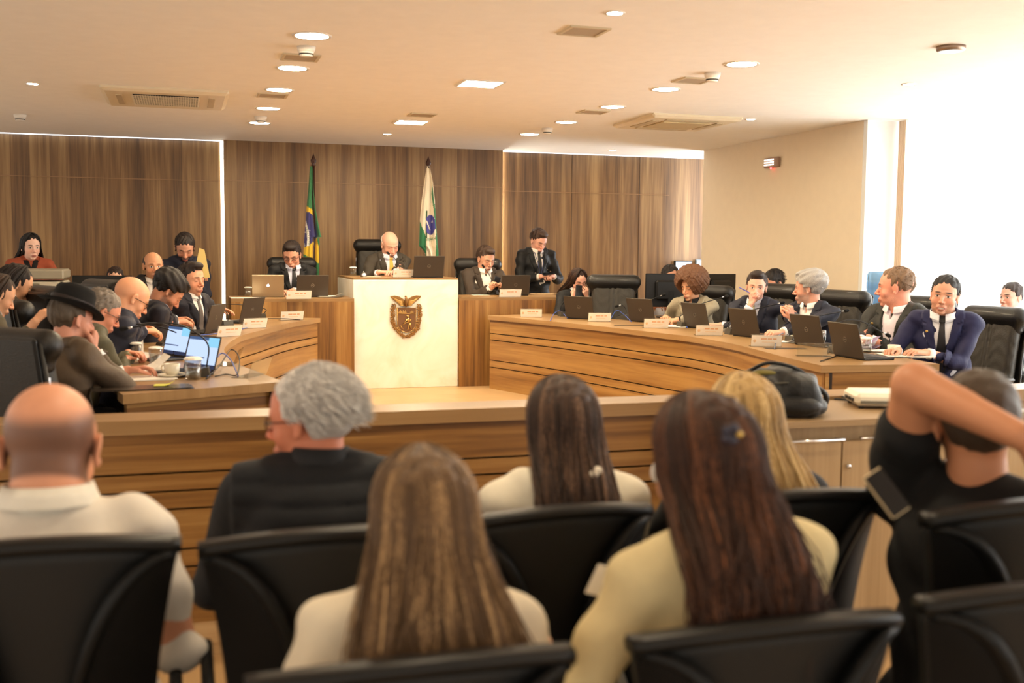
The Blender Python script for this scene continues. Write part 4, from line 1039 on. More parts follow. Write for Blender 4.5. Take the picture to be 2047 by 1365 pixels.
# ---------------------------------------------------------------- barrier and credenza
YB = 4.27; ZB = 1.1
t = thing('wooden_barrier', 'low wooden barrier wall with grooved front between audience and dais', 'barrier', (0, 0, 0))
MB().box((2.0, YB+.105, ZB-.027), (9.0, .21, .055), grain='x').build('top_rail', MATS['desk_top_wood'], t)
f = MB(); z = ZB-.058
for hgt in (.15, .062, .062, .15, .062, .062, .15, .2):
    f.box((2.0, YB+.04, z-hgt/2), (8.96, .03, hgt), grain='x'); z -= hgt+.009
    if z < .3: break
f.build('front_panel', MATS['desk_walnut'], t)
MB().box((2.0, YB+.1, (Z0+ZB-.05)/2), (8.94, .08, ZB-.05-Z0)).build('core', DARK, t)
t = thing('credenza', 'light wood storage cabinet with metal bar handles against the barrier', 'cabinet', (0, 0, 0))
xc0 = 2.42; xs = [atz(1712, 846, 1.085)[0]-.36, atz(1712, 846, 1.085)[0], atz(1712, 846, 1.085)[0]+.47, atz(1712, 846, 1.085)[0]+.94]
yc = 3.72; zc = 1.085
MB().box(((xs[0]+xs[3])/2, (yc+YB)/2-.01, zc-.012), (xs[3]-xs[0]+.06, YB-yc-.02, .025), grain='x').build('counter_top', MATS['light_oak'], t)
MB().box(((xs[0]+xs[3])/2, (yc+YB)/2+.01, (Z0+zc-.03)/2), (xs[3]-xs[0], YB-yc-.08, zc-.03-Z0), grain='z').build('carcass', MATS['light_oak'], t)
ch_ = mat('chrome', (210, 210, 212), .18, 1.)
for k in range(3):
    xm = (xs[k]+xs[k+1])/2
    d = MB().box((xm, yc+.015, (Z0+zc)/2-.03), (xs[k+1]-xs[k]-.008, .018, zc-Z0-.12), grain='z').build('door', MATS['light_oak'], t)
    h = MB(); h.cyl((xm-.17, yc-.025, zc-.075), (xm+.17, yc-.025, zc-.075), .006); h.cyl((xm-.15, yc-.025, zc-.075), (xm-.15, yc+.01, zc-.075), .004); h.cyl((xm+.15, yc-.025, zc-.075), (xm+.15, yc+.01, zc-.075), .004); h.build('handle', ch_, d, True)
    MB().cyl((xs[k]+.03, yc+.01, zc-.19), (xs[k]+.03, yc-.004, zc-.19), .009).build('lock', ch_, d, True)

# ================================================================== FURNITURE AND THINGS
LEA = mat('black_leather', (19, 18, 17), .4, bump=.25, bscale=180, coat=.1)
LEG = mat('worn_leather', (46, 42, 35), .45, bump=.2, bscale=150)
PLB = mat('black_plastic', (22, 22, 23), .42)
PLD = mat('dark_shell', (9, 9, 10), .55, spec=.25)
CHR = MATS['chrome']
# ---- high back office chair, faces +y, stands on z=0
def make_exec():
    t = thing('office_chair', 'x', 'chair')
    bk = [('+', 'box', .03, (0, -.27, .80), (.235, .055, .37), .05, rotm(radians(9), 0, 0))]
    def fb(P):
        d = prim_eval(P, bk); x = P[:, 0]; z = P[:, 2]
        pl = .004*np.sin(x*120)*(np.abs(x) < .05)*(P[:, 1] > -.28)
        wr = .0012*np.sin(60*z+9*np.sin(14*x))*(P[:, 1] > -.28)
        return d-pl-wr
    lo, hi = bounds(bk); V, Q = sdf_mesh(fb, lo, hi, .012); mesh_from('backrest', V, Q, LEG, t, True)
    hr = [('+', 'cone', .02, (-.215, -.315, 1.145), (.215, -.315, 1.145), .078, .078), ('+', 'box', .03, (0, -.325, 1.1), (.25, .06, .1), .05)]
    lo, hi = bounds(hr); V, Q = sdf_mesh(lambda P: prim_eval(P, hr)+.0012*np.sin(P[:, 0]*200)*0+np.where(np.abs(P[:, 0]) < .004, .004, 0), lo, hi, .011); mesh_from('headrest', V, Q, LEA, t, True)
    sh = MB().box((0, -.345, .8), (.5, .03, .78), rotm(radians(9), 0, 0), bev=.012); sh.build('back_shell', LEA, t)
    for q in (-1, 1): MB().tube([(q*.252, -.30, .44), (q*.254, -.32, .8), (q*.252, -.385, 1.16)], .013, 8).build('side_piping', LEA, t, True)
    MB().box((.262, -.345, .97), (.006, .012, .05)).build('metal_label', mat('label_steel', (190, 190, 195), .3, .8), t)
    sdf_obj('seat', [('+', 'box', .03, (0, 0, .46), (.25, .25, .06), .045), ('+', 'cone', .05, (-.2, .22, .465), (.2, .22, .465), .05, .05)], .014, LEA, t)
    for q in (-1, 1):
        a = MB(); a.tube([(q*.27, .12, .45), (q*.3, .14, .6), (q*.3, .06, .655), (q*.3, -.14, .655), (q*.28, -.22, .58)], .016, 8); a.box((q*.3, -.04, .668), (.06, .27, .03), bev=.012); a.build('armrest', PLB, t, True)
    MB().cyl((0, 0, .1), (0, 0, .41), .028).build('gas_column', PLB, t, True)
    for k in range(5):
        a = k*2*pi/5; l = MB(); l.tube([(0, 0, .12), (.15*cos(a), .15*sin(a), .1), (.29*cos(a), .29*sin(a), .075)], [.028, .022, .016], 8); lo_ = l.build('base_leg', PLB, t, True)
        c = MB(); c.cyl((.29*cos(a)-.02*sin(a), .29*sin(a)+.02*cos(a), .03), (.29*cos(a)+.02*sin(a), .29*sin(a)-.02*cos(a), .03), .03); c.build('caster', PLB, lo_, True)
    return t
EXEC = make_exec(); EX_USED = [False]
def exec_chair(x, y, z, face, label, group='high back leather office chairs', sc=1.):
    o = EXEC if not EX_USED[0] else copy_tree(EXEC); EX_USED[0] = True
    o.location = (x, y, z); o.rotation_euler = (0, 0, radians(face)); o.scale = (sc,)*3; o['label'] = label; o['category'] = 'chair'; o['group'] = group; return o
# ---- audience chair, seen from behind, faces +y
def make_aud():
    t = thing('auditorium_chair', 'x', 'chair')
    def W(v): return .18+.055*v**2.2            # half width from bottom to top
    nu, nv = 24, 16; V = []; Wc = []
    def surf(u, v, off=0):
        z = .50+.56*v+.028*(1-u*u)*v**3-.02*abs(u)**3*0; x = u*W(v)
        y = -.22-.10*v-.02*(1-v)+.05*(u*u)*(.4+.6*v)-off
        return (x, y, z)
    Fs = []
    for side, off in ((0, 0), (1, .018)):
        for i in range(nv+1):
            for k in range(nu+1): V.append(surf(-1+2*k/nu, i/nv, off))
    n1 = nu+1; B_ = (nv+1)*n1
    for i in range(nv):
        for k in range(nu):
            a = i*n1+k; Fs.append((a, a+1, a+n1+1, a+n1)); Fs.append((B_+a, B_+a+n1, B_+a+n1+1, B_+a+1))
    for k in range(nu): Fs.append((k, B_+k, B_+k+1, k+1)); a = nv*n1+k; Fs.append((a, a+1, B_+a+1, B_+a))
    for i in range(nv): a = i*n1; Fs.append((a, a+n1, B_+a+n1, B_+a)); a += nu; Fs.append((a, B_+a, B_+a+n1, a+n1))
    m, n, p = newmat('chair_mesh'); tc = n.new('ShaderNodeTexCoord').outputs['Object']; w = n.new('ShaderNodeTexWave', wave_type='BANDS', bands_direction='Z'); w.inputs['Scale'].default_value = 55; n.l.new(tc, w.inputs[0])
    n.l.new(n.mix(w.outputs['Color'], (.002, .002, .002), (.005, .005, .005)), p.inputs['Base Color']); p.inputs['Roughness'].default_value = .6
    mesh_from('backrest', V, Fs, m, t, True)
    rim = MB(); pr_ = [surf(-1+2*k/nu, 1, .012) for k in range(nu+1)]
    V = []; Fs = []
    for k, q in enumerate(pr_):
        for (dy, dz) in ((-.022, -.014), (-.026, .004), (-.016, .012), (.012, .012), (.018, 0), (.012, -.016)): V.append((q[0]*1.015, q[1]+dy, q[2]+dz))
    for k in range(nu):
        for j_ in range(6): Fs.append((k*6+j_, k*6+(j_+1) % 6, (k+1)*6+(j_+1) % 6, (k+1)*6+j_))
    Fs += [tuple(range(6))[::-1], tuple(range(nu*6, nu*6+6))]
    mesh_from('top_rim', V, Fs, mat('rim_plastic', (24, 23, 22), .4, spec=.35), t, True)
    for q in (-1, 1):
        # curved wing ridge that starts at the upper corner and bows toward the middle
        pts = []
        for k in range(15):
            a = k/14; u = q*(.98-.80*sin(a*pi*.5)); v = .97-.97*(1-cos(a*pi*.5))
            x, y, z = surf(u, max(0, v), .03+.022*sin(a*pi)); pts.append((x, y, z))
        MB().tube(pts, [.006+.01*sin(pi*min(1, k/14+.1)) for k in range(15)], 8).build('back_ridge', mat('ridge_plastic', (13, 14, 15), .42, spec=.3), t, True)
        V = []; Fs = []
        for k in range(15):
            a = k/14; u0 = q*(.98-.80*sin(a*pi*.5)); v = max(0, .97-.97*(1-cos(a*pi*.5)))
            for j_ in range(7):
                f_ = j_/6; u = u0+(q*1.0-u0)*f_; x, y, z = surf(u, v, .02+.03*sin(pi*(1-f_)*.5)*sin(a*pi)+.006); V.append((x, y, z))
        for k in range(14):
            for j_ in range(6): a = k*7+j_; Fs.append((a, a+1, a+8, a+7))
        mesh_from('back_wing', V, Fs, PLD, t, True)
        MB().tube([(q*.26, -.2, .46), (q*.285, -.05, .66), (q*.285, .18, .68)], .014, 8).build('armrest', PLD, t, True)
        MB().tube([(q*.2, -.2, .45), (q*.21, -.22, .2), (q*.22, -.27, .01)], .014, 8).build('leg', PLB, t, True)
        MB().tube([(q*.2, .18, .45), (q*.21, .2, .2), (q*.22, .23, .01)], .014, 8).build('leg', PLB, t, True)
    sdf_obj('seat', [('+', 'box', .03, (0, 0, .455), (.235, .24, .035), .03)], .014, PLD, t)
    return t
AUD = make_aud(); AU = [False]
def aud_chair(top, face, label, zbase=Z0, sc=1.):
    """top = world position of the middle of the top edge"""
    o = AUD if not AU[0] else copy_tree(AUD); AU[0] = True
    fy = 1.; s_ = (top[2]-zbase)/1.09; M = rotm(0, 0, radians(face)); d = M@np.array([0, -.33*s_, 0])
    o.location = (top[0]-d[0], top[1]-d[1], zbase); o.rotation_euler = (0, 0, radians(face)); o.scale = (sc, sc, s_); o['label'] = label; o['category'] = 'chair'; o['group'] = 'black auditorium chairs'; return o
# ---- laptops
LAPG = mat('laptop_grey', (72, 64, 56), .45, .35); LAPD = mat('laptop_dark', (34, 32, 31), .4)
def make_text(name, body, size, m, parent, loc, rot, ext=.0004):
    c = bpy.data.curves.new(name, 'FONT'); c.body = body; c.size = size; c.extrude = ext; c.align_x = 'CENTER'; c.align_y = 'CENTER'
    tmp = bpy.data.objects.new(name, c); COL.objects.link(tmp); me = bpy.data.meshes.new_from_object(tmp); bpy.data.objects.remove(tmp); bpy.data.curves.remove(c)
    o = bpy.data.objects.new(name, me); COL.objects.link(o)
    if not me.materials: me.materials.append(m)
    else: me.materials[0] = m
    o.parent = parent; o.location = loc; o.rotation_euler = rot; return o
def make_laptop(kind):
    """local: keyboard in front (-y is the user side), hinge at y=+.11; lid back faces +y"""
    t = thing('laptop', 'x', 'laptop'); w = .335 if kind != 'silver' else .325
    bm_ = LAPG if kind != 'silver' else mat('laptop_silver', (176, 158, 132), .35, .7)
    b = MB().box((0, 0, .009), (w, .23, .016), bev=.005).build('base', LAPD if kind != 'silver' else bm_, t)
    k_ = MB()
    for i in range(5):
        for j_ in range(13): k_.box((-.14*w/.335+j_*.0233, .075-i*.021, .0182), (.019, .017, .002))
    ko = k_.build('keyboard', mat('keycaps', (18, 18, 19), .5), b); ko['kind'] = 'stuff'
    tilt = radians(-15); Rl = rotm(tilt, 0, 0); hc_ = np.array([0, .115, .012])
    lid = MB().box(hc_+Rl@np.array([0, 0, .115]), (w, .008, .23), Rl, bev=.003).build('lid', bm_, t)
    MB().box(hc_+Rl@np.array([0, -.0048, .118]), (w-.016, .001, .2), Rl).build('screen', mat('screen_off', (16, 17, 20), .15) if kind != 'lit' else SCRN, lid)
    c_ = hc_+Rl@np.array([0, .0048, .118]); lm = mat('logo_metal', (150, 140, 124), .3, .8)
    if kind == 'silver':
        a = MB(); lw_ = emis('logo_white', (255, 255, 255), .6)
        a.ell(c_+Rl@np.array([-.006, 0, -.002]), (.0095, .0008, .013), Rl, 14, 8); a.ell(c_+Rl@np.array([.006, 0, -.002]), (.0095, .0008, .013), Rl, 14, 8); a.ell(c_+Rl@np.array([-.003, 0, .0165]), (.003, .0008, .0055), Rl@rotm(0, .5, 0), 8, 6)
        a.build('lid_emblem', lw_, lid, True)
    else:
        a = MB(); a.tube([c_+Rl@np.array([.017*cos(q), .0002, .017*sin(q)]) for q in np.linspace(0, 2*pi, 25)], .0013, 5, cap=False); eo = a.build('lid_emblem', lm, lid, True)
        make_text('emblem_lettering', 'DELL', .0125, lm, lid, tuple(c_+Rl@np.array([0, .0004, 0])), (radians(90)+tilt, 0, pi))
    return t
m, n, p = newmat('screen_lit'); tc = n.new('ShaderNodeTexCoord').outputs['Object']; s3 = n.new('ShaderNodeSeparateXYZ'); n.l.new(tc, s3.inputs[0]); n.n.remove(p)
e = n.new('ShaderNodeEmission'); zz_, xx_ = s3.outputs[2], s3.outputs[0]
c0_ = n.mix(n.math('GREATER_THAN', zz_, .205), (.50, .62, .86), (.06, .10, .2)); c0_ = n.mix(n.math('LESS_THAN', zz_, .055), c0_, (.03, .035, .07))
side_ = n.math('MULTIPLY', n.math('GREATER_THAN', xx_, .05), n.math('GREATER_THAN', zz_, .165)); c0_ = n.mix(side_, c0_, (.25, .55, .75))
ln_ = n.math('MULTIPLY', n.math('LESS_THAN', n.math('ABSOLUTE', n.math('SUBTRACT', zz_, .095)), .004), n.math('LESS_THAN', xx_, .04)); c0_ = n.mix(ln_, c0_, (.1, .12, .2))
n.l.new(c0_, e.inputs[0]); e.inputs[1].default_value = .36; n.l.new(e.outputs[0], n.n['Material Output'].inputs[0]); SCRN = m
LAPS = {}
def laptop(kind, px, py, z, rz, label, group='dark laptops on the desks', dist=None):
    """px,py = photograph position of the middle of the hinge edge"""
    if kind not in LAPS: LAPS[kind] = make_laptop(kind); o = LAPS[kind]
    else: o = copy_tree(LAPS[kind])
    q = atz(px, py, z); M = rotm(0, 0, radians(rz)); off = M@np.array([0, .115, 0])
    o.location = (q[0]-off[0], q[1]-off[1], z); o.rotation_euler = (0, 0, radians(rz)); o['label'] = label; o['category'] = 'laptop'; o['group'] = group; o.scale = (.86,)*3 if kind == 'lit' else (1,)*3; return o
# rz: direction the lid back faces = +y rotated.  facing the camera is about rz=180
for px, py, rz, lb in ((1160, 638, 128, 'dark laptop in front of the woman looking at her phone'), (1284, 644, 115, 'dark laptop in front of the empty leather chair and bushy haired man'), (1394, 657, 104, 'dark laptop right of the hands of the bushy haired man'),
                       (1492, 674, 102, 'dark laptop in front of the man resting his chin on his hand'), (1618, 692, 97, 'dark laptop in front of the grey haired man turned sideways'), (1697, 716, 90, 'dark laptop nearest the right desk end beside the coffee cup')):
    laptop('dark', px, py, ZT, rz, lb)
laptop('dark', 624, 594, 1.25, 184, 'dark closed faced laptop on the left side desk'); laptop('silver', 536, 594, 1.25, 176, 'silver laptop with glowing white emblem on the left side desk', 'silver laptop')
laptop('dark', 856, 555, 1.46, 182, 'dark laptop on top of the white podium'); laptop('dark', 1029, 591, 1.25, 180, 'dark laptop on the right side desk by the man with a phone')
laptop('dark', 499, 645, ZT, -128, 'dark laptop with its back turned in front of the man in a striped tie'); laptop('dark', 424, 666, ZT, -112, 'dark laptop standing edge on beside the name cards on the left desk')
laptop('lit', 352, 716, ZT, -62, 'farther laptop with glowing blue screen on the near left desk', 'laptops with lit screens'); laptop('lit', 402, 744, ZT, -56, 'nearer laptop with glowing document screen on the near left desk', 'laptops with lit screens')
# ---- microphones
WEDGE = mat('mic_base_grey', (70, 66, 58), .45)
FOAM = mat('mic_foam', (16, 15, 15), .95, bump=.4, bscale=500)
def mic(bx, by, hx, hy, z, label, dd=.0, lit=False, arch=.06):
    b = atz(bx, by, z); D0 = np.dot(b-CAMP, FWD); h = atd(hx, hy, D0+dd)
    if h[2] < z+.12: h[2] = z+.12
    t = thing('desk_microphone', label, 'microphone', (b[0], b[1], z), group='gooseneck microphones')
    L = h-b; ang = math.atan2(L[1], L[0]); R_ = rotm(0, 0, ang)
    w = MB(); w.prism([(-.06, 0), (.06, 0), (.05, .022), (-.03, .05), (-.05, .05)], R_@np.array([0, -.05, 0]), R_@np.array([1, 0, 0]), (0, 0, 1), R_@np.array([0, 1, 0]), .10)
    bo = w.build('base', WEDGE, t); MB().cyl(R_@np.array([.02, .03, .036]), R_@np.array([.02, .03, .045]), .012).build('button', PLB, bo, True)
    p0 = R_@np.array([-.04, 0, .045]); p3 = L
    pts = [p0, p0+np.array([0, 0, arch]), p0*.6+p3*.4+np.array([0, 0, arch*1.1]), p3]
    pts = spline(pts, 8); MB().tube(pts, .0042, 7).build('gooseneck', PLB, t, True)
    dv = nrm(pts[-1]-pts[-3]); MB().cyl(p3-dv*.045, p3-dv*.02, .006).build('collar', CHR if not lit else emis('ring_red', (255, 40, 50), 6), t, True)
    MB().tube([p3-dv*.02, p3-dv*.01, p3+dv*.012, p3+dv*.024], [.008, .013, .013, .005], 12).build('capsule', FOAM, t, True); return t
mic(1292, 636, 1327, 589, ZT, 'microphone rising behind the laptop toward the bushy haired man'); mic(1368, 654, 1452, 592, ZT, 'microphone crossing the grey blazer of the bushy haired man', .1)
mic(1466, 668, 1564, 605, ZT, 'microphone pointing at the man with his hand on his chin', .1); mic(1588, 684, 1692, 621, ZT, 'microphone pointing at the grey haired man with open collar', .1)
mic(1676, 706, 1775, 683, ZT, 'microphone arching over the glass near the smiling man', .08, arch=.14); mic(1128, 632, 1137, 600, ZT, 'microphone left of the laptop at the far end of the right desk')
mic(1243, 638, 1233, 612, ZT, 'grey microphone between the far laptop and the empty chair')
mic(792, 552, 776, 506, 1.46, 'microphone standing before the bald man at the podium'); mic(980, 589, 966, 532, 1.25, 'microphone before the man on the right side desk'); mic(558, 592, 566, 568, 1.25, 'microphone between the two laptops on the left side desk')
mic(398, 752, 247, 657, ZT, 'long arching microphone with black foam tip above the water glasses', -.1, arch=.14); mic(360, 715, 205, 646, ZT, 'microphone with red lit tip beside the bald man in glasses', .0, True, arch=.08)
mic(333, 690, 228, 700, ZT, 'microphone bent low over the papers on the left desk', -.25, arch=.08); mic(450, 652, 425, 612, ZT, 'microphone beside the laptop of the man in a striped tie', .1)
mic(520, 636, 384, 608, ZT, 'long microphone reaching left toward the man in a striped tie', -.2, arch=.05)
# ---- name cards in acrylic holders
ACR = glass('acrylic', (.93, .95, .95), .05); CARD = mat('card_white', (246, 242, 232), .6); CREST = mat('card_ink', (236, 208, 170), .7); CINK = mat('card_text', (226, 178, 140), .7)
def name_card(px, py, z, rz, label, blank=False, w=.22, txt=None, group='name cards in acrylic holders'):
    q = atz(px, py, z); t = thing('name_card_holder', label, 'name card', (q[0], q[1], z), radians(rz), group)
    Rl = rotm(radians(22), 0, 0)   # leans back, front faces -y
    MB().box(Rl@np.array([0, 0, .05])+np.array([0, 0, 0]), (w+.01, .003, .1), Rl).build('acrylic_front', ACR, t)
    MB().box((0, .045, .0015), (w+.01, .09, .003)).build('acrylic_foot', ACR, t)
    if not blank:
        c = MB().box(Rl@np.array([0, -.003, .05]), (w, .0015, .088), Rl).build('card', CARD, t)
        MB().ell(Rl@np.array([-w*.39, -.0045, .05]), (.011, .0006, .013), Rl).build('crest_mark', CREST, c, True)
        b = MB()
        if txt: make_text('card_lettering', txt, .026, CINK, c, tuple(Rl@np.array([.015, -.0045, .066])), (radians(90+22), 0, 0))
        else:
            for x0_, l_ in ((-.03, .04), (.012, .03), (.048, .025)): b.box(Rl@np.array([x0_+.01, -.0042, .066]), (l_, .0006, .011), Rl)
            b.build('card_ink_line', CINK, c)
        MB().box(Rl@np.array([.012, -.0042, .04]), (.09, .0006, .004), Rl).build('card_ink_line', CREST, c)
for px, py, rz, lb in ((1062, 634, 12, 'name card at the far end of the right desk'), (1198, 643, 8, 'name card between the two far laptops'), (1311, 656, 10, 'name card below the hands of the bushy haired man'), (1417, 671, 12, 'name card in front of the chin resting man'), (1531, 693, 14, 'name card in front of the grey haired man')):
    name_card(px, py, ZT, -rz-6, lb)
name_card(1628, 713, ZT, -24, 'empty clear acrylic holder near the right desk end', True); name_card(583, 640, ZT, 10, 'name card at the far end of the left desk'); name_card(508, 656, ZT, 22, 'name card beside the laptop on the left desk'); name_card(456, 673, ZT, 34, 'nearest name card on the left desk')
name_card(513, 752, ZT, 60, 'empty clear acrylic holder near the left desk end', True); name_card(470, 728, ZT, 80, 'clear acrylic holder lying behind the cables on the left desk', True)
name_card(597, 598, 1.25, 4, 'name card on the left side desk', w=.25); name_card(1019, 594, 1.25, 2, 'name card on the right side desk', w=.25); name_card(808, 554.6, 1.46, 3, 'name card on the white podium', w=.25)
# ---- glasses, cups
WAT = glass('water', (.9, .93, .92), .03); GLS = glass('drinking_glass', (.96, .97, .97), .02); PAP = mat('paper', (244, 238, 228), .7)
def tumbler(px, py, z, label, cover=False, s=1.):
    q = atz(px, py, z); t = thing('water_glass', label, 'glass', (q[0], q[1], z), group='water glasses', scale=s)
    MB().lathe([(.001, .006), (.03, .006), (.033, .02), (.036, .095), (.038, .095), (.036, .02), (.033, 0), (.001, 0)], cap=False).build('tumbler', GLS, t, True)
    MB().lathe([(.001, .009), (.0305, .009), (.034, .055), (.001, .055)], n=20, cap=False).build('water', WAT, t, True)
    if cover: MB().lathe([(.001, .103), (.03, .1015), (.04, .0965), (.043, .09)], n=9, cap=False).build('paper_cover', PAP, t)
tumbler(386, 758, ZT, 'water glass with paper cover beside the coffee cup on the left desk', True, 1.15); tumbler(311, 727, ZT, 'water glass with paper cover behind the papers on the left desk', True); tumbler(337, 671, ZT, 'water glass with paper cover near the hands of the bald man', True)
tumbler(272, 713, ZT, 'small water glass beside the writing hand on the left desk', True, .9); tumbler(346, 655, ZT, 'farthest water glass on the left desk', False, .9)
tumbler(496, 592, 1.25, 'water glass with paper cover at the left edge of the left side desk', True); tumbler(706, 551, 1.46, 'water glass on the white podium', True)
tumbler(1641, 684, ZT, 'clear water glass between two laptops on the right desk'); tumbler(1731, 704, ZT, 'water glass with paper cover in front of the smiling man', True, 1.05)
def cup(px, py, z, label, rz=0, s=1., col=(236, 228, 208)):
    q = atz(px, py, z); t = thing('coffee_cup', label, 'cup', (q[0], q[1], z), radians(rz), scale=s); cm_ = mat('porcelain_%d' % col[2], col, .2, coat=.4)
    MB().lathe([(.001, .014), (.026, .014), (.034, .03), (.038, .066), (.0405, .066), (.0365, .028), (.028, .01), (.001, .01)], cap=False).build('cup_bowl', cm_, t, True)
    MB().tube([(.036, 0, .056), (.055, 0, .055), (.06, 0, .04), (.05, 0, .026), (.035, 0, .024)], .0042, 7).build('handle', cm_, t, True)
    return t
for px, py, rz, lb in ((344, 754, 150, 'white coffee cup on a saucer on the left desk'), (1786, 711, 10, 'white coffee cup on a saucer at the right desk end')):
    q = atz(px, py, ZT); c = cup(px, py, ZT, lb, rz, 1.05); c.location.z = ZT+.004
    so = thing('saucer', 'white saucer under the '+('coffee cup on the left desk' if px < 900 else 'coffee cup at the right desk end'), 'saucer', (q[0], q[1], ZT)); MB().lathe([(.001, .0), (.035, .0), (.068, .012), (.075, .016), (.075, .019), (.066, .0155), (.03, .006), (.001, .006)], cap=False).build('plate', mat('porcelain_208', (236, 228, 208), .2, coat=.4), so, True)
cup(1588, 684, ZT, 'small cream cup behind the laptop of the grey haired man', 30, .8, (214, 196, 150))
# ---- papers and small desk things
def sheets(px, py, z, w, h, rz, label, nsh=3, curl=.0, m=PAP, name='paper_sheets', cat='papers', lift=0.):
    q = atz(px, py, z); V = []; Fs = []; rg_ = np.random.default_rng(int(px)); b_ = 0; M = rotm(0, 0, radians(rz))
    for k in range(nsh):
        dr = rotm(0, 0, rg_.normal(0, .06)); dx, dy = rg_.normal(0, .008, 2); n_ = 10
        for th in (0, .0012):
            for i in range(n_+1):
                for j_ in range(2):
                    u = i/n_; x = (u-.5)*w; y = (j_-.5)*h; zz = .0015+k*.003+th+curl*max(0, u-.5)**2*2*(1 if k == nsh-1 else .3)+lift*k*.02
                    p_ = M@dr@np.array([x+dx, y+dy, 0]); V.append((p_[0], p_[1], zz))
        for i in range(n_):
            a = b_+2*i; c_ = a+2*(n_+1); Fs += [(a, a+2, a+3, a+1), (c_, c_+1, c_+3, c_+2), (a, c_, c_+2, a+2), (a+1, a+3, c_+3, c_+1)]
        b_ += 4*(n_+1)
    t_ = mesh_from(name, V, Fs, m, None, False); t_.location = (q[0], q[1], z); tag(t_, label, cat); return t_
sheets(283, 742, ZT, .30, .21, 10, 'curled white papers by the elbow of the man in the hat', 3, .16); sheets(292, 757, ZT, .3, .2, 6, 'flat white sheet beside the saucer on the left desk', 2)
sheets(262, 719, ZT, .28, .2, 20, 'white papers under the writing hand on the left desk', 3, .05); sheets(330, 663, ZT, .28, .2, 30, 'white papers in front of the bald man in glasses', 3); sheets(372, 651, ZT, .28, .2, 30, 'white papers read by the dark haired man', 3, .05); sheets(430, 641, ZT, .25, .2, 40, 'papers in front of the man in a striped tie', 2)
sheets(492, 595.5, 1.25, .3, .2, 4, 'white sheet under the glass on the left side desk', 1); sheets(662, 593.5, 1.25, .22, .28, -20, 'open papers leaning toward the podium on the left side desk', 4, .06)
sheets(745, 553.5, 1.46, .2, .12, 0, 'white paper on the podium beside the bell', 1); sheets(961, 590, 1.25, .2, .15, 0, 'paper by the elbow on the right side desk', 1); sheets(1085, 588, 1.25, .3, .2, 0, 'papers at the end of the right side desk', 2, m=mat('paper_buff', (206, 176, 130), .7))
sheets(1340, 653, ZT, .3, .22, -30, 'papers under the hands of the bushy haired man', 3); sheets(1437, 662, ZT, .3, .2, -40, 'folded white papers in front of the chin resting man', 5, .14); sheets(1570, 684, ZT, .3, .2, -45, 'white papers held by the grey haired man', 3, .12)
sheets(1712, 697, ZT, .3, .22, -50, 'lilac tinted papers under the hand of the stocky man', 5, .16, m=mat('paper_lilac', (232, 206, 222), .7)); sheets(1752, 702, ZT, .28, .2, -30, 'white papers behind the covered glass on the right desk', 3); sheets(1805, 712, ZT, .32, .24, -20, 'white papers the smiling man is writing on', 4)
sheets(1260, 651, ZT, .3, .06, -10, 'dark folder lying on the right desk behind a name card', 1, m=mat('folder_dark', (58, 48, 40), .5), name='folder', cat='folder'); sheets(1573, 697, ZT, .3, .1, -20, 'dark leather folder beside the empty acrylic holder', 1, m=MATS['folder_dark'], name='folder', cat='folder')
sheets(285, 776, ZT, .46, .17, 7, 'dark glossy ring folder at the near edge of the left desk', 2, m=mat('folder_glossy', (66, 56, 48), .25), name='folder', cat='folder')
sheets(323, 771, ZT+.008, .1, .07, -8, 'yellow sticky note on the dark folder', 1, .05, m=mat('sticky_yellow', (232, 232, 96), .6), name='sticky_note', cat='note')
q = atz(727, 553, 1.46); t = thing('desk_bell', 'small silver call bell on the white podium', 'bell', (q[0], q[1], 1.46)); MB().lathe([(.036, 0), (.038, .01), (.03, .012)], n=20).build('bell_foot', PLB, t, True)
MB().lathe([(.034, .012), (.031, .028), (.02, .042), (.001, .047)], n=20, cap=False).build('bell_dome', CHR, t, True); MB().cyl((0, 0, .045), (0, 0, .058), .004).build('bell_button', CHR, t, True)
def standing_sheet(px, py, z, w, h, rz, tiltd, label):
    q = atz(px, py, z); M = rotm(0, 0, radians(rz))@rotm(radians(tiltd), 0, 0)
    b = MB().box(M@np.array([0, 0, h/2]), (w, .0015, h), M); o = b.build('paper_sheet', PAP); o.location = (q[0], q[1], z); tag(o, label, 'paper')
standing_sheet(222, 706, ZT, .40, .17, 4, -25, 'large white sheet held upright behind the man in the hat')
# cables
def cable(pts, z, r, m, label, hs=None):
    P = []
    for i, (x, y) in enumerate(pts): q = atz(x, y, z+.006); P.append([q[0], q[1], z+.006+(hs[i] if hs else 0)])
    o = MB().tube(spline(P, 6), r, 6).build('cable', m, None, True); tag(o, label, 'cable')
BLU = mat('cable_blue', (70, 100, 190), .5); BLK = mat('cable_black', (18, 18, 20), .5)
cable([(412, 757), (440, 740), (462, 722), (478, 735), (474, 752), (452, 748), (430, 752)], ZT, .0035, BLK, 'black cable looped behind the lit laptop on the left desk', [0, .03, .07, .06, .01, 0, 0])
cable([(415, 752), (440, 728), (460, 735), (476, 751)], ZT, .0035, BLU, 'blue cable arching behind the lit laptop on the left desk', [0, .06, .05, 0])
cable([(395, 668), (430, 664), (470, 656), (505, 648), (560, 641), (600, 639)], ZT, .0035, BLK, 'black cable along the far part of the left desk', [0, .02, .01, .04, .02, 0])
cable([(385, 671), (430, 667), (470, 660), (520, 650)], ZT, .0035, BLU, 'blue cable along the far part of the left desk')
cable([(1100, 641), (1108, 632), (1120, 629), (1135, 636)], ZT, .0035, BLU, 'blue cable at the far end of the right desk', [0, .03, .04, 0])
cable([(1218, 642), (1232, 632), (1248, 637), (1262, 643)], ZT, .0035, BLU, 'blue cable in front of the empty leather chair', [0, .06, .04, 0])
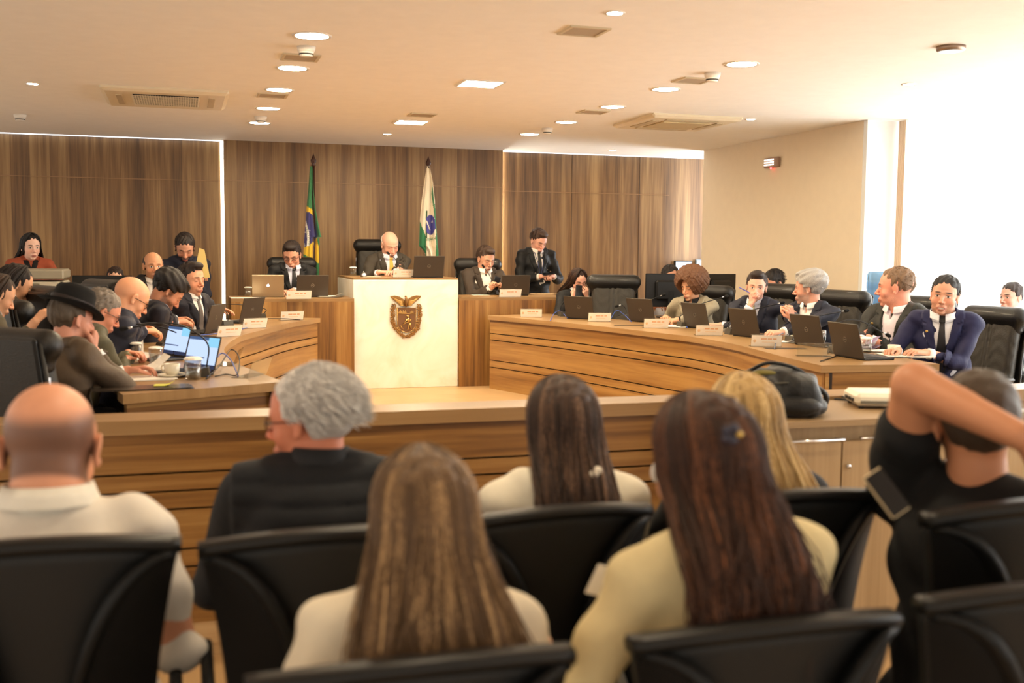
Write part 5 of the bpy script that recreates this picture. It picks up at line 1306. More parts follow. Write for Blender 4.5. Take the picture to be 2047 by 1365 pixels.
cable([(1325, 650), (1335, 632), (1352, 634), (1374, 655)], ZT, .0035, BLU, 'blue cable arching over the hands of the bushy haired man', [0, .08, .08, 0])
cable([(1548, 697), (1556, 684), (1572, 680), (1600, 688)], ZT, .005, mat('cable_grey', (110, 115, 130), .5), 'grey blue cable bundle beside the name card on the right desk', [0, .05, .05, 0])
cable([(1655, 706), (1668, 697), (1672, 710), (1640, 722)], ZT, .0035, BLK, 'thin black cable before the nearest right laptop', [0, .02, 0, 0])
# pens
for (px, py, hx, hy, D_, lb, c_) in ((1770, 672, 1782, 695, None, 'black pen held by the smiling man', (20, 20, 24)), (1487, 574, 1504, 588, None, 'blue and white pen held by the chin resting man', (120, 120, 200))):
    pass
# ---------------------------------------------------------------- side equipment
t = thing('printer', 'large beige office photocopier behind the seats at the far left', 'printer', (0, 0, 0)); pm = mat('printer_beige', (196, 188, 168), .5); pmd = mat('printer_grey', (120, 112, 96), .5)
pa = aty(32, 600, 10.6); pb = aty(128, 600, 10.6); xa, xb = pa[0], pb[0]; zt_ = aty(80, 541, 10.6)[2]; xm = (xa+xb)/2; wd = xb-xa
MB().box((xm, 10.9, (ZD+zt_-.1)/2+.02), (wd, .6, zt_-.1-ZD-.04), bev=.012).build('body', pm, t)
MB().box((xm, 10.9, zt_-.035), (wd*1.02, .62, .09), bev=.015).build('scanner_lid', mat('printer_lid', (150, 142, 124), .5), t)
MB().box((xm-.1, 10.58, zt_-.14), (wd*.5, .03, .05), bev=.008).build('control_panel', pmd, t)
for k in range(4): MB().box((xm, 10.59, zt_-.3-k*.17), (wd*.94, .02, .15), bev=.006).build('paper_drawer', pm, t)
MB().box((xm+.02, 10.575, zt_-.42), (.12, .01, .03)).build('warning_label', mat('label_yellow', (220, 210, 60), .5), t)
def monitor(x, y, zc_, rz, w, h, label, back=False, m=PLB, zb=1.0, lit=None):
    t = thing('monitor', label, 'monitor', (x, y, zb), radians(rz)); z_ = zc_-zb
    MB().box((0, 0, z_), (w, .02, h), bev=.006).build('screen_frame', m, t); MB().box((0, -.0115, z_), (w-.03, .003, h-.03)).build('display', lit or mat('screen_off', (16, 17, 20), .15), t)
    MB().box((0, .03, z_), (w*.6, .05, h*.6), bev=.02).build('rear_housing', m, t); MB().box((0, .05, z_*.5), (.06, .02, z_), bev=.006).build('stand_neck', m, t); MB().box((0, .04, .008), (.26, .18, .016), bev=.006).build('stand_foot', m, t); return t
def side_table(x0, x1, y0, y1, zt2, label):
    t = thing('side_table', label, 'table', (0, 0, 0)); MB().box(((x0+x1)/2, (y0+y1)/2, zt2-.015), (x1-x0, y1-y0, .03)).build('table_top', MATS['desk_top_wood'], t)
    MB().box(((x0+x1)/2, y0+.02, (ZD+zt2-.03)/2), (x1-x0, .02, zt2-.03-ZD)).build('modesty_panel', MATS['desk_walnut'], t)
    for xx in (x0+.02, x1-.02): MB().box((xx, (y0+y1)/2, (ZD+zt2-.03)/2), (.025, y1-y0-.06, zt2-.03-ZD)).build('side_panel', MATS['desk_walnut'], t)
q = aty(205, 575, 11.2); side_table(q[0]-.7, q[0]+.5, 10.95, 11.6, 1.05, 'plain wooden work table behind the left council seats')
monitor(q[0], 11.25, aty(205, 575, 11.25)[2]-.05, 178, .56, .34, 'black monitor in front of the half hidden woman on the left', zb=1.05)
q1 = aty(1342, 590, 10.6); q2 = aty(1425, 590, 10.9)
side_table(q1[0]-.4, 6.25, 10.45, 11.1, 1.05, 'wooden work table along the right rear behind the leather chairs')
monitor(q1[0], 10.65, aty(1342, 580, 10.65)[2], 172, .54, .36, 'black monitor turned away left of the bushy haired man', zb=1.05); monitor(q2[0]+.02, 10.8, aty(1420, 578, 10.8)[2], 196, .5, .34, 'black monitor partly behind the bushy hair', zb=1.05)
q = aty(1355, 607, 10.35)
t = thing('desk_phone', 'black office telephone on the right rear work table', 'telephone', (atz(1490, 612, 1.06)[0], 10.7, 1.05)); MB().box((0, 0, .02), (.2, .2, .04), rotm(radians(6), 0, 0), bev=.01).build('phone_body', PLB, t); MB().box((-.06, 0, .055), (.045, .2, .03), bev=.012).build('handset', PLB, t)
q = aty(1375, 535, 13.4)
t = thing('wall_screen', 'bright white screen with dark border on the rear right wood wall', 'screen', (aty(1366, 540, 13.58)[0], 13.6, aty(1366, 540, 13.6)[2])); MB().box((0, 0, 0), (.26, .05, .26), bev=.005).build('bezel', PLB, t); MB().box((0, -.027, 0), (.235, .004, .235)).build('display', emis('display_white', (230, 240, 255), .5), t)
t = thing('wall_screen', 'pale blue glazed panel beside the bright screen at the rear right', 'screen', (aty(1395, 540, 13.58)[0]+.12, 13.6, aty(1392, 540, 13.6)[2])); MB().box((0, 0, 0), (.3, .04, .3), bev=.005).build('bezel', mat('pale_frame', (120, 130, 140), .5), t); MB().box((0, -.022, 0), (.27, .004, .27)).build('display', mat('pale_glass', (150, 175, 205), .2), t)
# water cooler
Yc = 8.35; q = aty(1758, 600, Yc); t = thing('water_cooler', 'cream water dispenser standing under a blue bottle by the column', 'water dispenser', (q[0], Yc, ZD)); zt3 = aty(1752, 632, Yc)[2]-ZD
MB().box((0, 0, zt3/2), (.3, .3, zt3), rotm(0, 0, 0), bev=.025).build('cabinet', mat('cooler_cream', (224, 214, 190), .4), t); MB().lathe([(.06, zt3+.0), (.1, zt3+.0), (.11, zt3+.05), (.07, zt3+.06)]).build('collar', mat('cooler_grey', (190, 186, 172), .4), t, True)
for dx in (-.05, .05): MB().box((dx, -.165, zt3-.16), (.03, .04, .04), bev=.008).build('tap', PLB, t)
MB().box((0, -.157, zt3-.3), (.16, .01, .03), bev=.002).build('drip_tray', mat('cooler_grey', (190, 186, 172), .4), t)
# smudged lettering on the cooler front as in the photograph
make_text('dispenser_lettering', 'YAMA', .055, mat('lettering_grey', (90, 84, 74), .6), t, (0, -.1515, zt3-.075), (radians(90), 0, 0))
t = thing('water_bottle', 'large translucent blue water bottle upside down on the dispenser', 'water bottle', (q[0], Yc, ZD+zt3+.045), scale=.86)
m, n, p = newmat('blue_bottle'); p.inputs['Base Color'].default_value = (*lin((150, 195, 240)), 1); p.inputs['Roughness'].default_value = .12; p.inputs['Transmission Weight'].default_value = .55; p.inputs['IOR'].default_value = 1.1; MATS['blue_bottle'] = m
pr_ = [(.03, 0), (.04, .03), (.125, .06), (.135, .08), (.13, .13), (.136, .15), (.136, .21), (.13, .225), (.136, .24), (.136, .3), (.13, .315), (.136, .33), (.135, .38), (.12, .41), (.06, .415)]
MB().lathe(pr_, n=32).build('bottle_shell', m, t, True); MB().lathe([(.025, .005), (.11, .07), (.12, .3), (.001, .3)], n=24, cap=False).build('water', glass('water_blue', (.55, .75, .95), .05), t, True)
# projector like white box with cable and backpack on the credenza
q = atz(1760, 815, 1.085); t = thing('projector', 'white flat box shaped device with black feet on the credenza', 'projector', (q[0]+.05, q[1]+.05, 1.085), radians(-20))
MB().box((0, 0, .04), (.3, .24, .055), bev=.016, taper=.96).build('case', mat('device_white', (238, 230, 210), .35), t)
for k in range(3): MB().box((-.152, -.06+k*.05, .035), (.006, .03, .014)).build('socket', PLB, t)
MB().box((-.06, -.121, .03), (.14, .004, .014)).build('vent_slots', mat('vent_grey', (120, 116, 104), .6), t)
for sx in (-1, 1):
    for sy in (-1, 1): MB().cyl((sx*.12, sy*.09, 0), (sx*.12, sy*.09, .014), .012).build('foot', PLB, t, True)
cable([(1722, 802), (1700, 800), (1680, 794), (1660, 790)], 1.085, .004, BLK, 'black cable from the white device to the backpack', [.03, .012, .004, .0])
cable([(1728, 806), (1712, 806), (1695, 800), (1668, 797)], 1.085, .005, BLK, 'second black cable with inline plug beside the white device', [.03, .01, .002, .0])
t = thing('backpack', 'bulky black backpack lying on the credenza', 'backpack', (0, 0, 0)); bc = atz(1588, 838, 1.085); B0 = np.array([bc[0]+.02, bc[1]+.17, 1.085]); Rb = rotm(0, 0, radians(-25)); NYL = mat('black_nylon', (13, 13, 14), .55, bump=.5, bscale=35, sheen=.05)
def bp(x, y, z): return B0+Rb@np.array([x, y, z])
pb_ = [('+', 'box', .03, bp(0, 0, .075), (.17, .14, .075), .05, Rb), ('+', 'ell', .05, bp(-.02, .01, .14), (.15, .12, .055), Rb), ('+', 'ell', .04, bp(.05, -.04, .10), (.11, .1, .06), Rb)]
lo, hi = bounds(pb_)
def fbp(P):
    C = (P-B0)@Rb; return prim_eval(P, pb_)-.006*np.sin(40*C[:, 2]+3*np.sin(18*C[:, 0])+9*C[:, 1])-.004*np.sin(55*C[:, 0]+30*C[:, 2]+2*np.sin(25*C[:, 1]))
V, Q = sdf_mesh(fbp, lo, hi, .006); mesh_from('main_bag', V, Q, NYL, t, True)
sdf_obj('front_pocket', [('+', 'ell', .03, bp(.06, -.13, .05), (.1, .05, .045), Rb), ('+', 'ell', .03, bp(.15, -.04, .04), (.05, .08, .038), Rb)], .007, NYL, t)
MB().tube(spline([bp(-.13, -.02, .17), bp(-.05, -.06, .215), bp(.05, -.04, .2), bp(.14, 0, .15)], 6), .008, 8).build('carry_handle', NYL, t, True)
MB().tube(spline([bp(-.15, -.1, .12), bp(-.02, -.13, .14), bp(.1, -.11, .14), bp(.17, -.02, .1)], 6), .0035, 6).build('zip', mat('zip_grey', (80, 78, 70), .4), t, True)
MB().tube(spline([bp(.13, -.05, .13), bp(.19, -.02, .09), bp(.2, .03, .04), bp(.16, .06, .02)], 6), .012, 8).build('shoulder_strap', NYL, t, True)
MB().ell(bp(-.06, -.07, .175), (.05, .03, .012), Rb).build('yellow_lining', mat('lining_yellow', (110, 100, 40), .7), t, True)

# ---------------------------------------------------------------- flags
FLM = None
def flag(name, label, xw, Y, ztop, zpole, outline, colf, pole_c=(58, 30, 22)):
    """outline: rows of (y_px, x0_px, x1_px, xfold) in the photograph, on the plane of the flag"""
    t = thing(name, label, 'flag', (0, 0, 0))
    rows = []; ys = [r[0] for r in outline]; nY = 150; nX = 46; V = []; Cc = []; Fs = []
    for i in range(nY+1):
        y = ys[0]+(ys[-1]-ys[0])*i/nY; x0 = np.interp(y, ys, [r[1] for r in outline]); x1 = np.interp(y, ys, [r[2] for r in outline])
        for k in range(nX+1):
            u = k/nX; x = x0+(x1-x0)*u; f = i/nY; wdt = (x1-x0)*.0055
            dep = (.035*sin(u*9.5+1.0)+.02*sin(u*17+f*4))*min(1, .25+f*1.2)
            q = aty(x, y, Y+dep); V.append(q); Cc.append((*lin(colf(x, y)), 1))
    n1 = nX+1
    for i in range(nY):
        for k in range(nX): a = i*n1+k; Fs.append((a, a+1, a+n1+1, a+n1))
    m, n, p = newmat('fabric_'+name); at = n.new('ShaderNodeAttribute', attribute_name='flagcol'); n.l.new(at.outputs['Color'], p.inputs['Base Color']); p.inputs['Roughness'].default_value = .7; p.inputs['Sheen Weight'].default_value = .2
    o = mesh_from('cloth', V, Fs, m, t, True, attrs={'flagcol': Cc}); sm_ = o.modifiers.new('thickness', 'SOLIDIFY'); sm_.thickness = .002
    pm_ = mat('pole_wood_%d' % pole_c[0], pole_c, .4)
    MB().cyl((xw, Y+.07, ZD), (xw, Y+.02, zpole-.12), .016).build('pole', pm_, t, True)
    MB().lathe([(.016, -.13), (.03, -.115), (.018, -.1), (.03, -.08), (.034, -.06), (.02, -.03), (.001, .02)], (xw, Y+.02, zpole), 14).build('finial', pm_, t, True)
    MB().lathe([(.16, ZD), (.16, ZD+.03), (.04, ZD+.06)], (xw, Y+.07, 0), 24).build('stand_base', pm_, t, True)
    return t
def inpoly(x, y, P):
    c = False; j_ = len(P)-1
    for i in range(len(P)):
        if (P[i][1] > y) != (P[j_][1] > y) and x < (P[j_][0]-P[i][0])*(y-P[i][1])/(P[j_][1]-P[i][1]+1e-9)+P[i][0]: c = not c
        j_ = i
    return c
def z6(x, y): return (580+x/5.25, 300+y/5.25)
GRN, YEL, BLUE, WHT = (44, 112, 68), (222, 182, 40), (52, 48, 110), (232, 226, 214)
yel = [z6(*q) for q in [(168, 582), (235, 625), (262, 715), (280, 900), (296, 1000), (300, 1190), (225, 1140), (140, 1090), (135, 1000), (160, 700)]]
blu = [z6(*q) for q in [(168, 645), (205, 655), (245, 690), (265, 740), (278, 860), (284, 915), (240, 960), (195, 1005), (140, 1020), (148, 850), (165, 720)]]
wh_ = [z6(*q) for q in [(164, 735), (178, 775), (195, 850), (205, 940), (205, 1005), (175, 1012), (180, 930), (170, 830), (160, 790)]]
stars = [z6(*q) for q in [(205, 845), (158, 862), (152, 985), (156, 1002), (146, 1008)]]
def brz(x, y):
    for sx, sy in stars:
        if (x-sx)**2+(y-sy)**2 < 1.0: return WHT
    if inpoly(x, y, wh_): return WHT
    if inpoly(x, y, blu): return BLUE
    if inpoly(x, y, yel): return YEL
    return GRN
YF = 12.9
pk = aty(627, 310, YF)
bf = flag('national_flag', 'green and yellow flag with blue disc hanging from a dark pole', pk[0], YF, 0, pk[2], [(332, 619.5, 625), (380, 616, 627), (412, 613, 630), (430, 612, 633), (470, 609, 641), (473, 609, 644), (474, 608.5, 636), (488, 608, 639), (492, 607.5, 637), (520, 606, 637.5), (560, 606, 638), (600, 606, 638)], brz)
txt_ = 'PROGRESSO'
for i, ch__ in enumerate(txt_):
    x_, y_ = z6(176+14*(i/8)**.8+ (6 if i > 3 else 0), 815+i*21); q = aty(x_, y_, YF-.045)
    make_text('flag_letter', ch__, .022, mat('letter_green', (50, 110, 70), .7), bf, tuple(q), (radians(90), radians(82), 0))
pk = aty(857, 315, YF)
def z7(x, y): return (820+x/3.413, 300+y/3.413)
pgreen = [z7(*q) for q in [(150, 215), (162, 330), (190, 560), (200, 760), (176, 760), (176, 560), (160, 400), (145, 300)]]; pg2 = [z7(*q) for q in [(60, 470), (108, 590), (112, 730), (100, 740), (104, 705), (58, 660)]]
def prn(x, y):
    if inpoly(x, y, pgreen) or inpoly(x, y, pg2): return (40, 116, 76)
    cx_, cy_ = z7(138, 510); 
    if ((x-cx_)/10.5)**2+((y-cy_)/20.)**2 < 1 and x > z7(110, 0)[0]:
        sx, sy = z7(150, 487); dx, dy = x-sx, y-sy; r_ = sqrt(dx*dx+dy*dy); a_ = math.atan2(dx, -dy); rr = 1.6+1.5*max(0, cos(2.5*((a_+pi/5) % (2*pi/5)-pi/5)*1.0))**6
        if r_ < rr: return WHT
        lx = (x-z7(118, 0)[0]); ly = (y-z7(0, 500)[1]); 
        if abs(lx-ly*.35+0) < 1.1 and -6 < ly < 14: return WHT
        return (66, 62, 150)
    gx, gy = z7(112, 420)
    if abs(x-gx) < 1.6 and z7(0, 412)[1] < y < z7(0, 600)[1]: return (48, 84, 56)
    yy = z7(0, 612)[1]-(x-z7(115, 0)[0])*.18
    if abs(y-yy) < .5 or (abs(y-yy) < 3.2 and (x*1.0 % 3.4) < 1.2): 
        if z7(112, 0)[0] < x < z7(178, 0)[0]: return (60, 120, 80)
    return (226, 214, 192)
flag('state_flag', 'white and green flag with blue disc and star hanging from a dark pole', pk[0], YF, 0, pk[2], [(332, 853, 859), (365, 848, 865.5), (400, 843, 869), (440, 839.5, 871), (492, 838, 875), (497, 844, 876), (504, 849, 876.5), (516, 852, 877), (560, 854, 878)], prn)

# ================================================================== THE PEOPLE
def phone(pos, f, nrml, label, c=(24, 24, 28), scr=None, s=1., name='mobile_phone'):
    f = nrm(f); nz_ = nrm(np.asarray(nrml)-f*np.dot(f, nrml)); x = np.cross(f, nz_); R_ = np.stack([x, f, nz_], 1)
    t = thing(name, label, 'phone', tuple(pos)); MB().box((0, 0, 0), (.076*s, .155*s, .009), R_, bev=.004).build('case', mat('phone_%d' % c[0], c, .3), t)
    MB().box(R_@np.array([0, 0, .005]), (.068*s, .145*s, .001), R_).build('screen', scr or mat('phone_glass', (14, 15, 20), .08), t); return t
def pen(a, b, label, c):
    t = thing('pen', label, 'pen', tuple(a)); d = np.asarray(b)-np.asarray(a); MB().tube([(0, 0, 0), d*.08, d*.85, d], [.001, .004, .0045, .0035], 8).build('barrel', mat('pen_%d' % c[0], c, .3), t, True); return t
D2 = lambda px, py, z=1.10: atz(px, py, z)
dn = (0, 0, 1.)
# ---- far left
rust = person('woman with long black hair in a rust jacket behind the photocopier', aty(60, 468, 11.6), 192, pose='stand', head=(12, 4, 0), hair='long', hc=(18, 14, 14), skin=(226, 184, 166), outfit='jacket', oc=(150, 74, 50), shirt=(20, 18, 20), fem=1., lips=(150, 60, 60),
              hairopt=dict(len=.36, az=(.95, pi), n=300, endw=.13), L=dict(p=(-.14, .3, 1.0)), R=dict(p=(.14, .3, 1.0)), s=1.05, collar=False, vopen=1.6)
person('dark haired woman at the left edge bending over a phone', aty(30, 529, 7.6), -62, head=(-8, 22, 0), hair='half', hc=(34, 24, 20), skin=(222, 166, 130), outfit='blouse', oc=(70, 62, 52), fem=1., hairopt=dict(len=.3, az=(1.5, pi), n=220), lean=.25)
person('person with brown hair cut off by the left edge of the picture', aty(-8, 548, 7.0), -62, head=(0, 22, 0), hair='half', hc=(58, 40, 28), skin=(222, 166, 130), outfit='blouse', oc=(92, 84, 68), fem=1., hairopt=dict(len=.3, az=(1.5, pi), n=220), lean=.25,
       R=dict(w=aty(70, 643, 6.6)))
person('person whose forehead shows above the left black monitor', aty(230, 534, 11.75), 180, head=(0, 12, 0), hair='bun', hc=(44, 28, 22), skin=(222, 172, 144), outfit='blouse', oc=(60, 50, 46), fem=1.)
person('balding man with moustache in a black suit behind the council seats', aty(305, 504, 11.0), 192, pose='stand', head=(0, 2, 0), hair='fringe', hairopt=dict(ring=.058, sides=.008), hc=(70, 62, 58), beard=(40, 34, 32), amt=.28, skin=(206, 148, 112), oc=(24, 23, 25), shirt=(230, 222, 214), tie=(20, 20, 24), s=1.12, brow=(50, 42, 38),
       L=dict(p=(-.2, .2, .8)), R=dict(p=(.2, .2, .8)))
nav = person('bearded man in a navy shirt standing with a yellow folder', aty(369, 467, 11.9), 188, pose='stand', head=(-6, 30, 0), hair='short', hc=(36, 26, 22), beard=(34, 24, 20), amt=.95, skin=(206, 150, 124), outfit='shirt', oc=(30, 32, 46), shirt=(30, 32, 46), s=1.18, trousers=(28, 30, 42), lid=1,
             L=dict(p=(.02, .3, 1.12), f=(.9, .3, 0), curl=.6), R=dict(p=(-.02, .34, 1.18), f=(-.9, .3, .1), curl=.5), girth=1.15, lean=.06)
fl = MB(); Rf = rotm(radians(78), radians(14), radians(0)); fl.prism([(-.07, -.14), (.1, -.16), (.03, .16), (-.02, .14)], (0, 0, 0), nav['M']@np.array([1, 0, 0]), (0, 0, 1), nav['M']@np.array([0, 1, 0]), .008)
o = fl.build('folder', mat('folder_yellow', (206, 180, 110), .6)); o.location = tuple(aty(405, 527, 11.45)); tag(o, 'yellow paper folder held by the standing bearded man', 'folder')
# ---- left bench
hat = person('man in a black felt hat and brown grey suit leaning on his hand', atd(137, 588, 5.25), -52, head=(-4, 6, 0), hair='short', hc=(92, 78, 64), hairopt=dict(top=.008, sides=.006, nape=-.075), skin=(214, 150, 126), beard=(120, 100, 84), amt=.2, oc=(92, 77, 62), shirt=(238, 236, 240), hat=True, lean=.16, s=1.02, girth=1.1,
             R=dict(h=(.075, .085, -.135), f=(-.25, .3, .95), n=(.7, .6, -.1), curl=1.1, pole=(.35, .5, -.8)), L=dict(p=(-.1, .5, .82)), trousers=(60, 52, 42))
person('grey haired man in glasses hidden behind the man in the hat', atd(203, 580, 6.15), -68, head=(-6, 24, 0), hair='short', hc=(140, 128, 116), skin=(222, 150, 120), oc=(92, 88, 70), shirt=(150, 140, 110), kr=.5, glasses=(60, 50, 45), lean=.3, lid=1, s=1.0,
       R=dict(w=D2(256, 706, 1.13), fw=(1, .2, -.2), nw=(0, -.3, 1), curl=.9))
person('bald man with glasses in a navy suit and lilac shirt reading', atd(262, 553, 6.9), -72, head=(2, 26, 0), hair='none', skin=(232, 168, 130), oc=(44, 46, 60), shirt=(176, 170, 214), kr=.4, tie=(34, 34, 64), glasses=(30, 24, 26), lean=.34, lid=1, s=1.1, fat=.6, girth=1.2, pin=False, brow=(120, 90, 70),
       R=dict(w=D2(318, 672), fw=(1, .35, -.1), curl=.5), L=dict(w=D2(345, 662), fw=(1, -.2, -.1), curl=.5))
person('dark haired bearded man in a navy blazer looking down at papers', atd(338, 545, 8.0), -80, head=(2, 40, 0), hair='puffy', hc=(30, 24, 22), beard=(32, 24, 22), amt=.75, skin=(208, 146, 116), oc=(36, 36, 46), shirt=(196, 206, 226), kr=.2, lean=.3, lid=1, s=1.12,
       R=dict(w=D2(372, 655), fw=(1, .3, 0), curl=.5), L=dict(w=D2(385, 649), fw=(1, 0, 0), curl=.5))
person('dark haired man in a navy suit with striped tie sitting upright', atd(380, 527, 8.95), -126, head=(-12, 2, 0), hair='quiff', hc=(38, 26, 22), skin=(220, 158, 126), oc=(30, 30, 40), shirt=(236, 230, 226), tie=(92, 84, 80), kr=.2, s=1.12, lid=1, lean=.06,
       L=dict(w=D2(452, 634), fw=(.9, -.3, 0), curl=.3), R=dict(w=D2(400, 640)))
# ---- side desks and podium
person('man with glasses in a black suit at the left side desk', aty(583, 483, 12.1), 186, base=.47, head=(-20, 24, 0), hair='quiff', hc=(44, 34, 30), skin=(220, 160, 132), oc=(26, 26, 28), shirt=(206, 208, 226), tie=(22, 22, 26), glasses=(70, 30, 30), s=1.16, lid=1, fat=.3,
       L=dict(w=aty(585, 581, 11.75), fw=(0, -1, 0)), R=dict(w=aty(560, 583, 11.75), fw=(.3, -1, 0)))
chm = person('elderly bald man with a yellow tie speaking at the podium', aty(779, 463, 12.55), 188, base=.67, head=(4, 24, 4), hair='fringe', hairopt=dict(ring=.03, sides=.007), hc=(210, 200, 190), skin=(232, 176, 152), brow=(190, 170, 150), oc=(66, 60, 52), shirt=(214, 216, 232), tie=(224, 178, 80), s=1.2, lid=1, fat=.4, girth=1.1, lean=.15,
             R=dict(w=aty(758, 544, 12.1), fw=(.9, -.5, 0), curl=.9), L=dict(w=aty(789, 545, 12.05), fw=(-.8, -.6, 0), curl=.9))
wr = person('brown suited man looking at a phone at the right side desk', aty(971, 493, 12.25), 184, base=.47, head=(12, 20, 0), hair='quiff', hc=(74, 56, 46), skin=(216, 160, 132), oc=(66, 56, 48), shirt=(238, 234, 228), s=1.16, lid=1, fat=.3, girth=1.1,
            R=dict(w=aty(984, 574, 11.85), fw=(.9, -.2, .4), curl=1.0), L=dict(w=aty(1000, 572, 11.85), fw=(-.9, -.2, .4), curl=1.0))
phone(aty(992, 566, 11.85), (.3, .1, 1), (0, 1, .3), 'phone held by the man at the right side desk')
sd = person('standing man in a black suit and tie typing on a phone', aty(1077, 458, 12.7), 186, pose='stand', head=(10, 30, 0), hair='quiff', hc=(64, 46, 38), skin=(226, 168, 146), oc=(24, 24, 26), shirt=(222, 214, 206), tie=(30, 30, 32), s=1.14, lid=1, lanyard=(60, 70, 110), lean=.03,
            R=dict(p=(.06, .3, 1.16), f=(-.8, .45, .1), curl=.8), L=dict(p=(-.1, .3, 1.16), f=(.8, .45, .1), curl=.8))
phone((sd['HL']+sd['HR'])/2+np.array([.0, -.06, .035]), (1, 0, .1), (0, -.3, 1), 'phone held by the standing man in a black suit')
pw = person('young woman with long dark hair looking at a phone', aty(1155, 537, 11.2), 184, head=(2, 20, 0), hair='long', hc=(42, 26, 22), hc2=(110, 76, 50), skin=(226, 170, 148), outfit='blouse', oc=(26, 26, 28), fem=1., s=1.08, lid=1, lips=(190, 80, 90), hairopt=dict(len=.3, az=(.75, pi), n=320, endw=.12),
            R=dict(w=aty(1145, 596, 10.95), fw=(.5, 0, .8), nw=(0, -1, 0), curl=.9), L=dict(w=aty(1176, 596, 10.95), fw=(-.4, 0, .9), nw=(0, -1, 0), curl=.5))
phone(aty(1157, 584, 10.92), (.1, .2, 1), (0, 1, .3), 'phone held up by the young woman with long hair', (40, 40, 44))
person('man in a white shirt half hidden behind the right black monitors', aty(1340, 531, 11.3), 184, head=(0, 4, 0), hair='short', hc=(40, 34, 32), skin=(214, 158, 132), outfit='shirt', oc=(216, 216, 222), shirt=(216, 216, 222), s=1.1, R=dict(w=aty(1310, 611, 10.95), fw=(.4, -.8, 0)))
# ---- right bench
af = person('young man with a large brown afro in a grey blazer', aty(1384, 547, 9.55), 132, head=(-16, 8, 0), hair='afro', hairopt=dict(r=.162), hc=(106, 70, 46), skin=(224, 166, 130), oc=(156, 146, 124), shirt=(20, 20, 24), lid=1, s=1.07, brow=(50, 34, 26), lean=.2,
            L=dict(w=D2(1352, 640, 1.12), fw=(-.9, -.3, 0), curl=1.0), R=dict(w=D2(1330, 634, 1.12), fw=(-.5, -.8, 0), curl=.9), trousers=(60, 56, 50))
chn = person('man in a navy suit resting his hand on his mouth', aty(1514, 544, 8.55), 128, head=(20, 4, -4), hair='quiff', hc=(48, 34, 30), skin=(232, 176, 152), beard=(60, 44, 38), amt=.4, oc=(36, 38, 52), shirt=(214, 220, 238), tie=(206, 196, 150), s=1.08, lean=.14,
             R=dict(h=(.03, .12, -.13), f=(-.35, -.2, .9), n=(.2, .9, .3), curl=1.15, pole=(.3, .3, -.9)), L=dict(w=D2(1440, 650, 1.1), fw=(-1, 0, 0), curl=.4))
person('dark haired man whose head shows behind a leather chair at the right', aty(1548, 540, 9.7), 100, head=(0, 20, 0), hair='short', hc=(30, 24, 22), skin=(206, 146, 118), oc=(36, 38, 56), s=1.12)
gh = person('grey haired bearded man in a navy suit turned to the left', aty(1622, 545, 7.75), 112, head=(-64, 2, 0), hair='puffy', hc=(168, 164, 160), hc2=(220, 218, 214), skin=(226, 164, 138), beard=(150, 140, 134), amt=.6, oc=(36, 38, 52), shirt=(240, 238, 236), s=1.1, pin=True, brow=(90, 80, 74), lean=.1,
            R=dict(w=D2(1586, 650, 1.22), fw=(-.5, -.2, .8), nw=(.2, -1, .1), curl=1.0), L=dict(w=D2(1542, 672, 1.11), fw=(-1, -.1, 0), curl=.7))
person('stocky fair haired man in a charcoal jacket seen in profile', aty(1797, 536, 7.05), 112, head=(-64, 0, 0), hair='short', hairopt=dict(top=.011, sides=.003, line=.085, tlen=.5), hc=(138, 110, 86), skin=(238, 164, 138), beard=(150, 110, 90), amt=.3, smile=.4, oc=(52, 52, 48), shirt=(238, 226, 234), s=1.26, pin=True, fat=1., girth=1.25, lean=.16,
       R=dict(w=D2(1722, 680, 1.12), fw=(-1, -.1, 0), curl=.3), L=dict(w=D2(1735, 676, 1.12), fw=(-1, -.3, 0), curl=.3))
sm = person('smiling dark haired man in a blue suit holding a pen', aty(1892, 553, 6.2), 138, head=(-4, -2, -6), hair='short', hairopt=dict(top=.013), hc=(36, 34, 34), skin=(222, 164, 136), beard=(60, 48, 44), amt=.3, smile=1., oc=(36, 38, 74), shirt=(230, 230, 240), tie=(28, 28, 34), s=1.1, pin=True, fat=.8, girth=1.12, lean=.2, jaw=1.08,
            R=dict(w=D2(1795, 700, 1.11), fw=(-1, -.3, 0), curl=.9), L=dict(w=D2(1850, 705, 1.1)))
pen(atz(1783, 697, 1.09), atz(1783, 697, 1.09)+np.array([-.02, .03, .12]), 'black pen in the hand of the smiling man', (20, 20, 24))
pen(chn['HR']+np.array([-.03, -.04, .1]), chn['HR']+np.array([-.13, -.02, .15]), 'blue pen in the hand held to the mouth', (90, 90, 190))
person('woman with hair tied back at the right edge in black clothes', aty(2027, 566, 7.5), 118, head=(-22, 0, 0), w=.94, jaw=.85, hair='bun', hairopt=dict(bz=.06, line=.07, top2=.014, sides2=.01), hc=(58, 48, 46), skin=(226, 172, 154), outfit='blouse', oc=(24, 24, 26), fem=1., s=1.03, lean=-.05, base=.29, trousers=(28, 26, 28), R=dict(p=(.1, .35, .6)), L=dict(p=(-.1, .38, .6)))
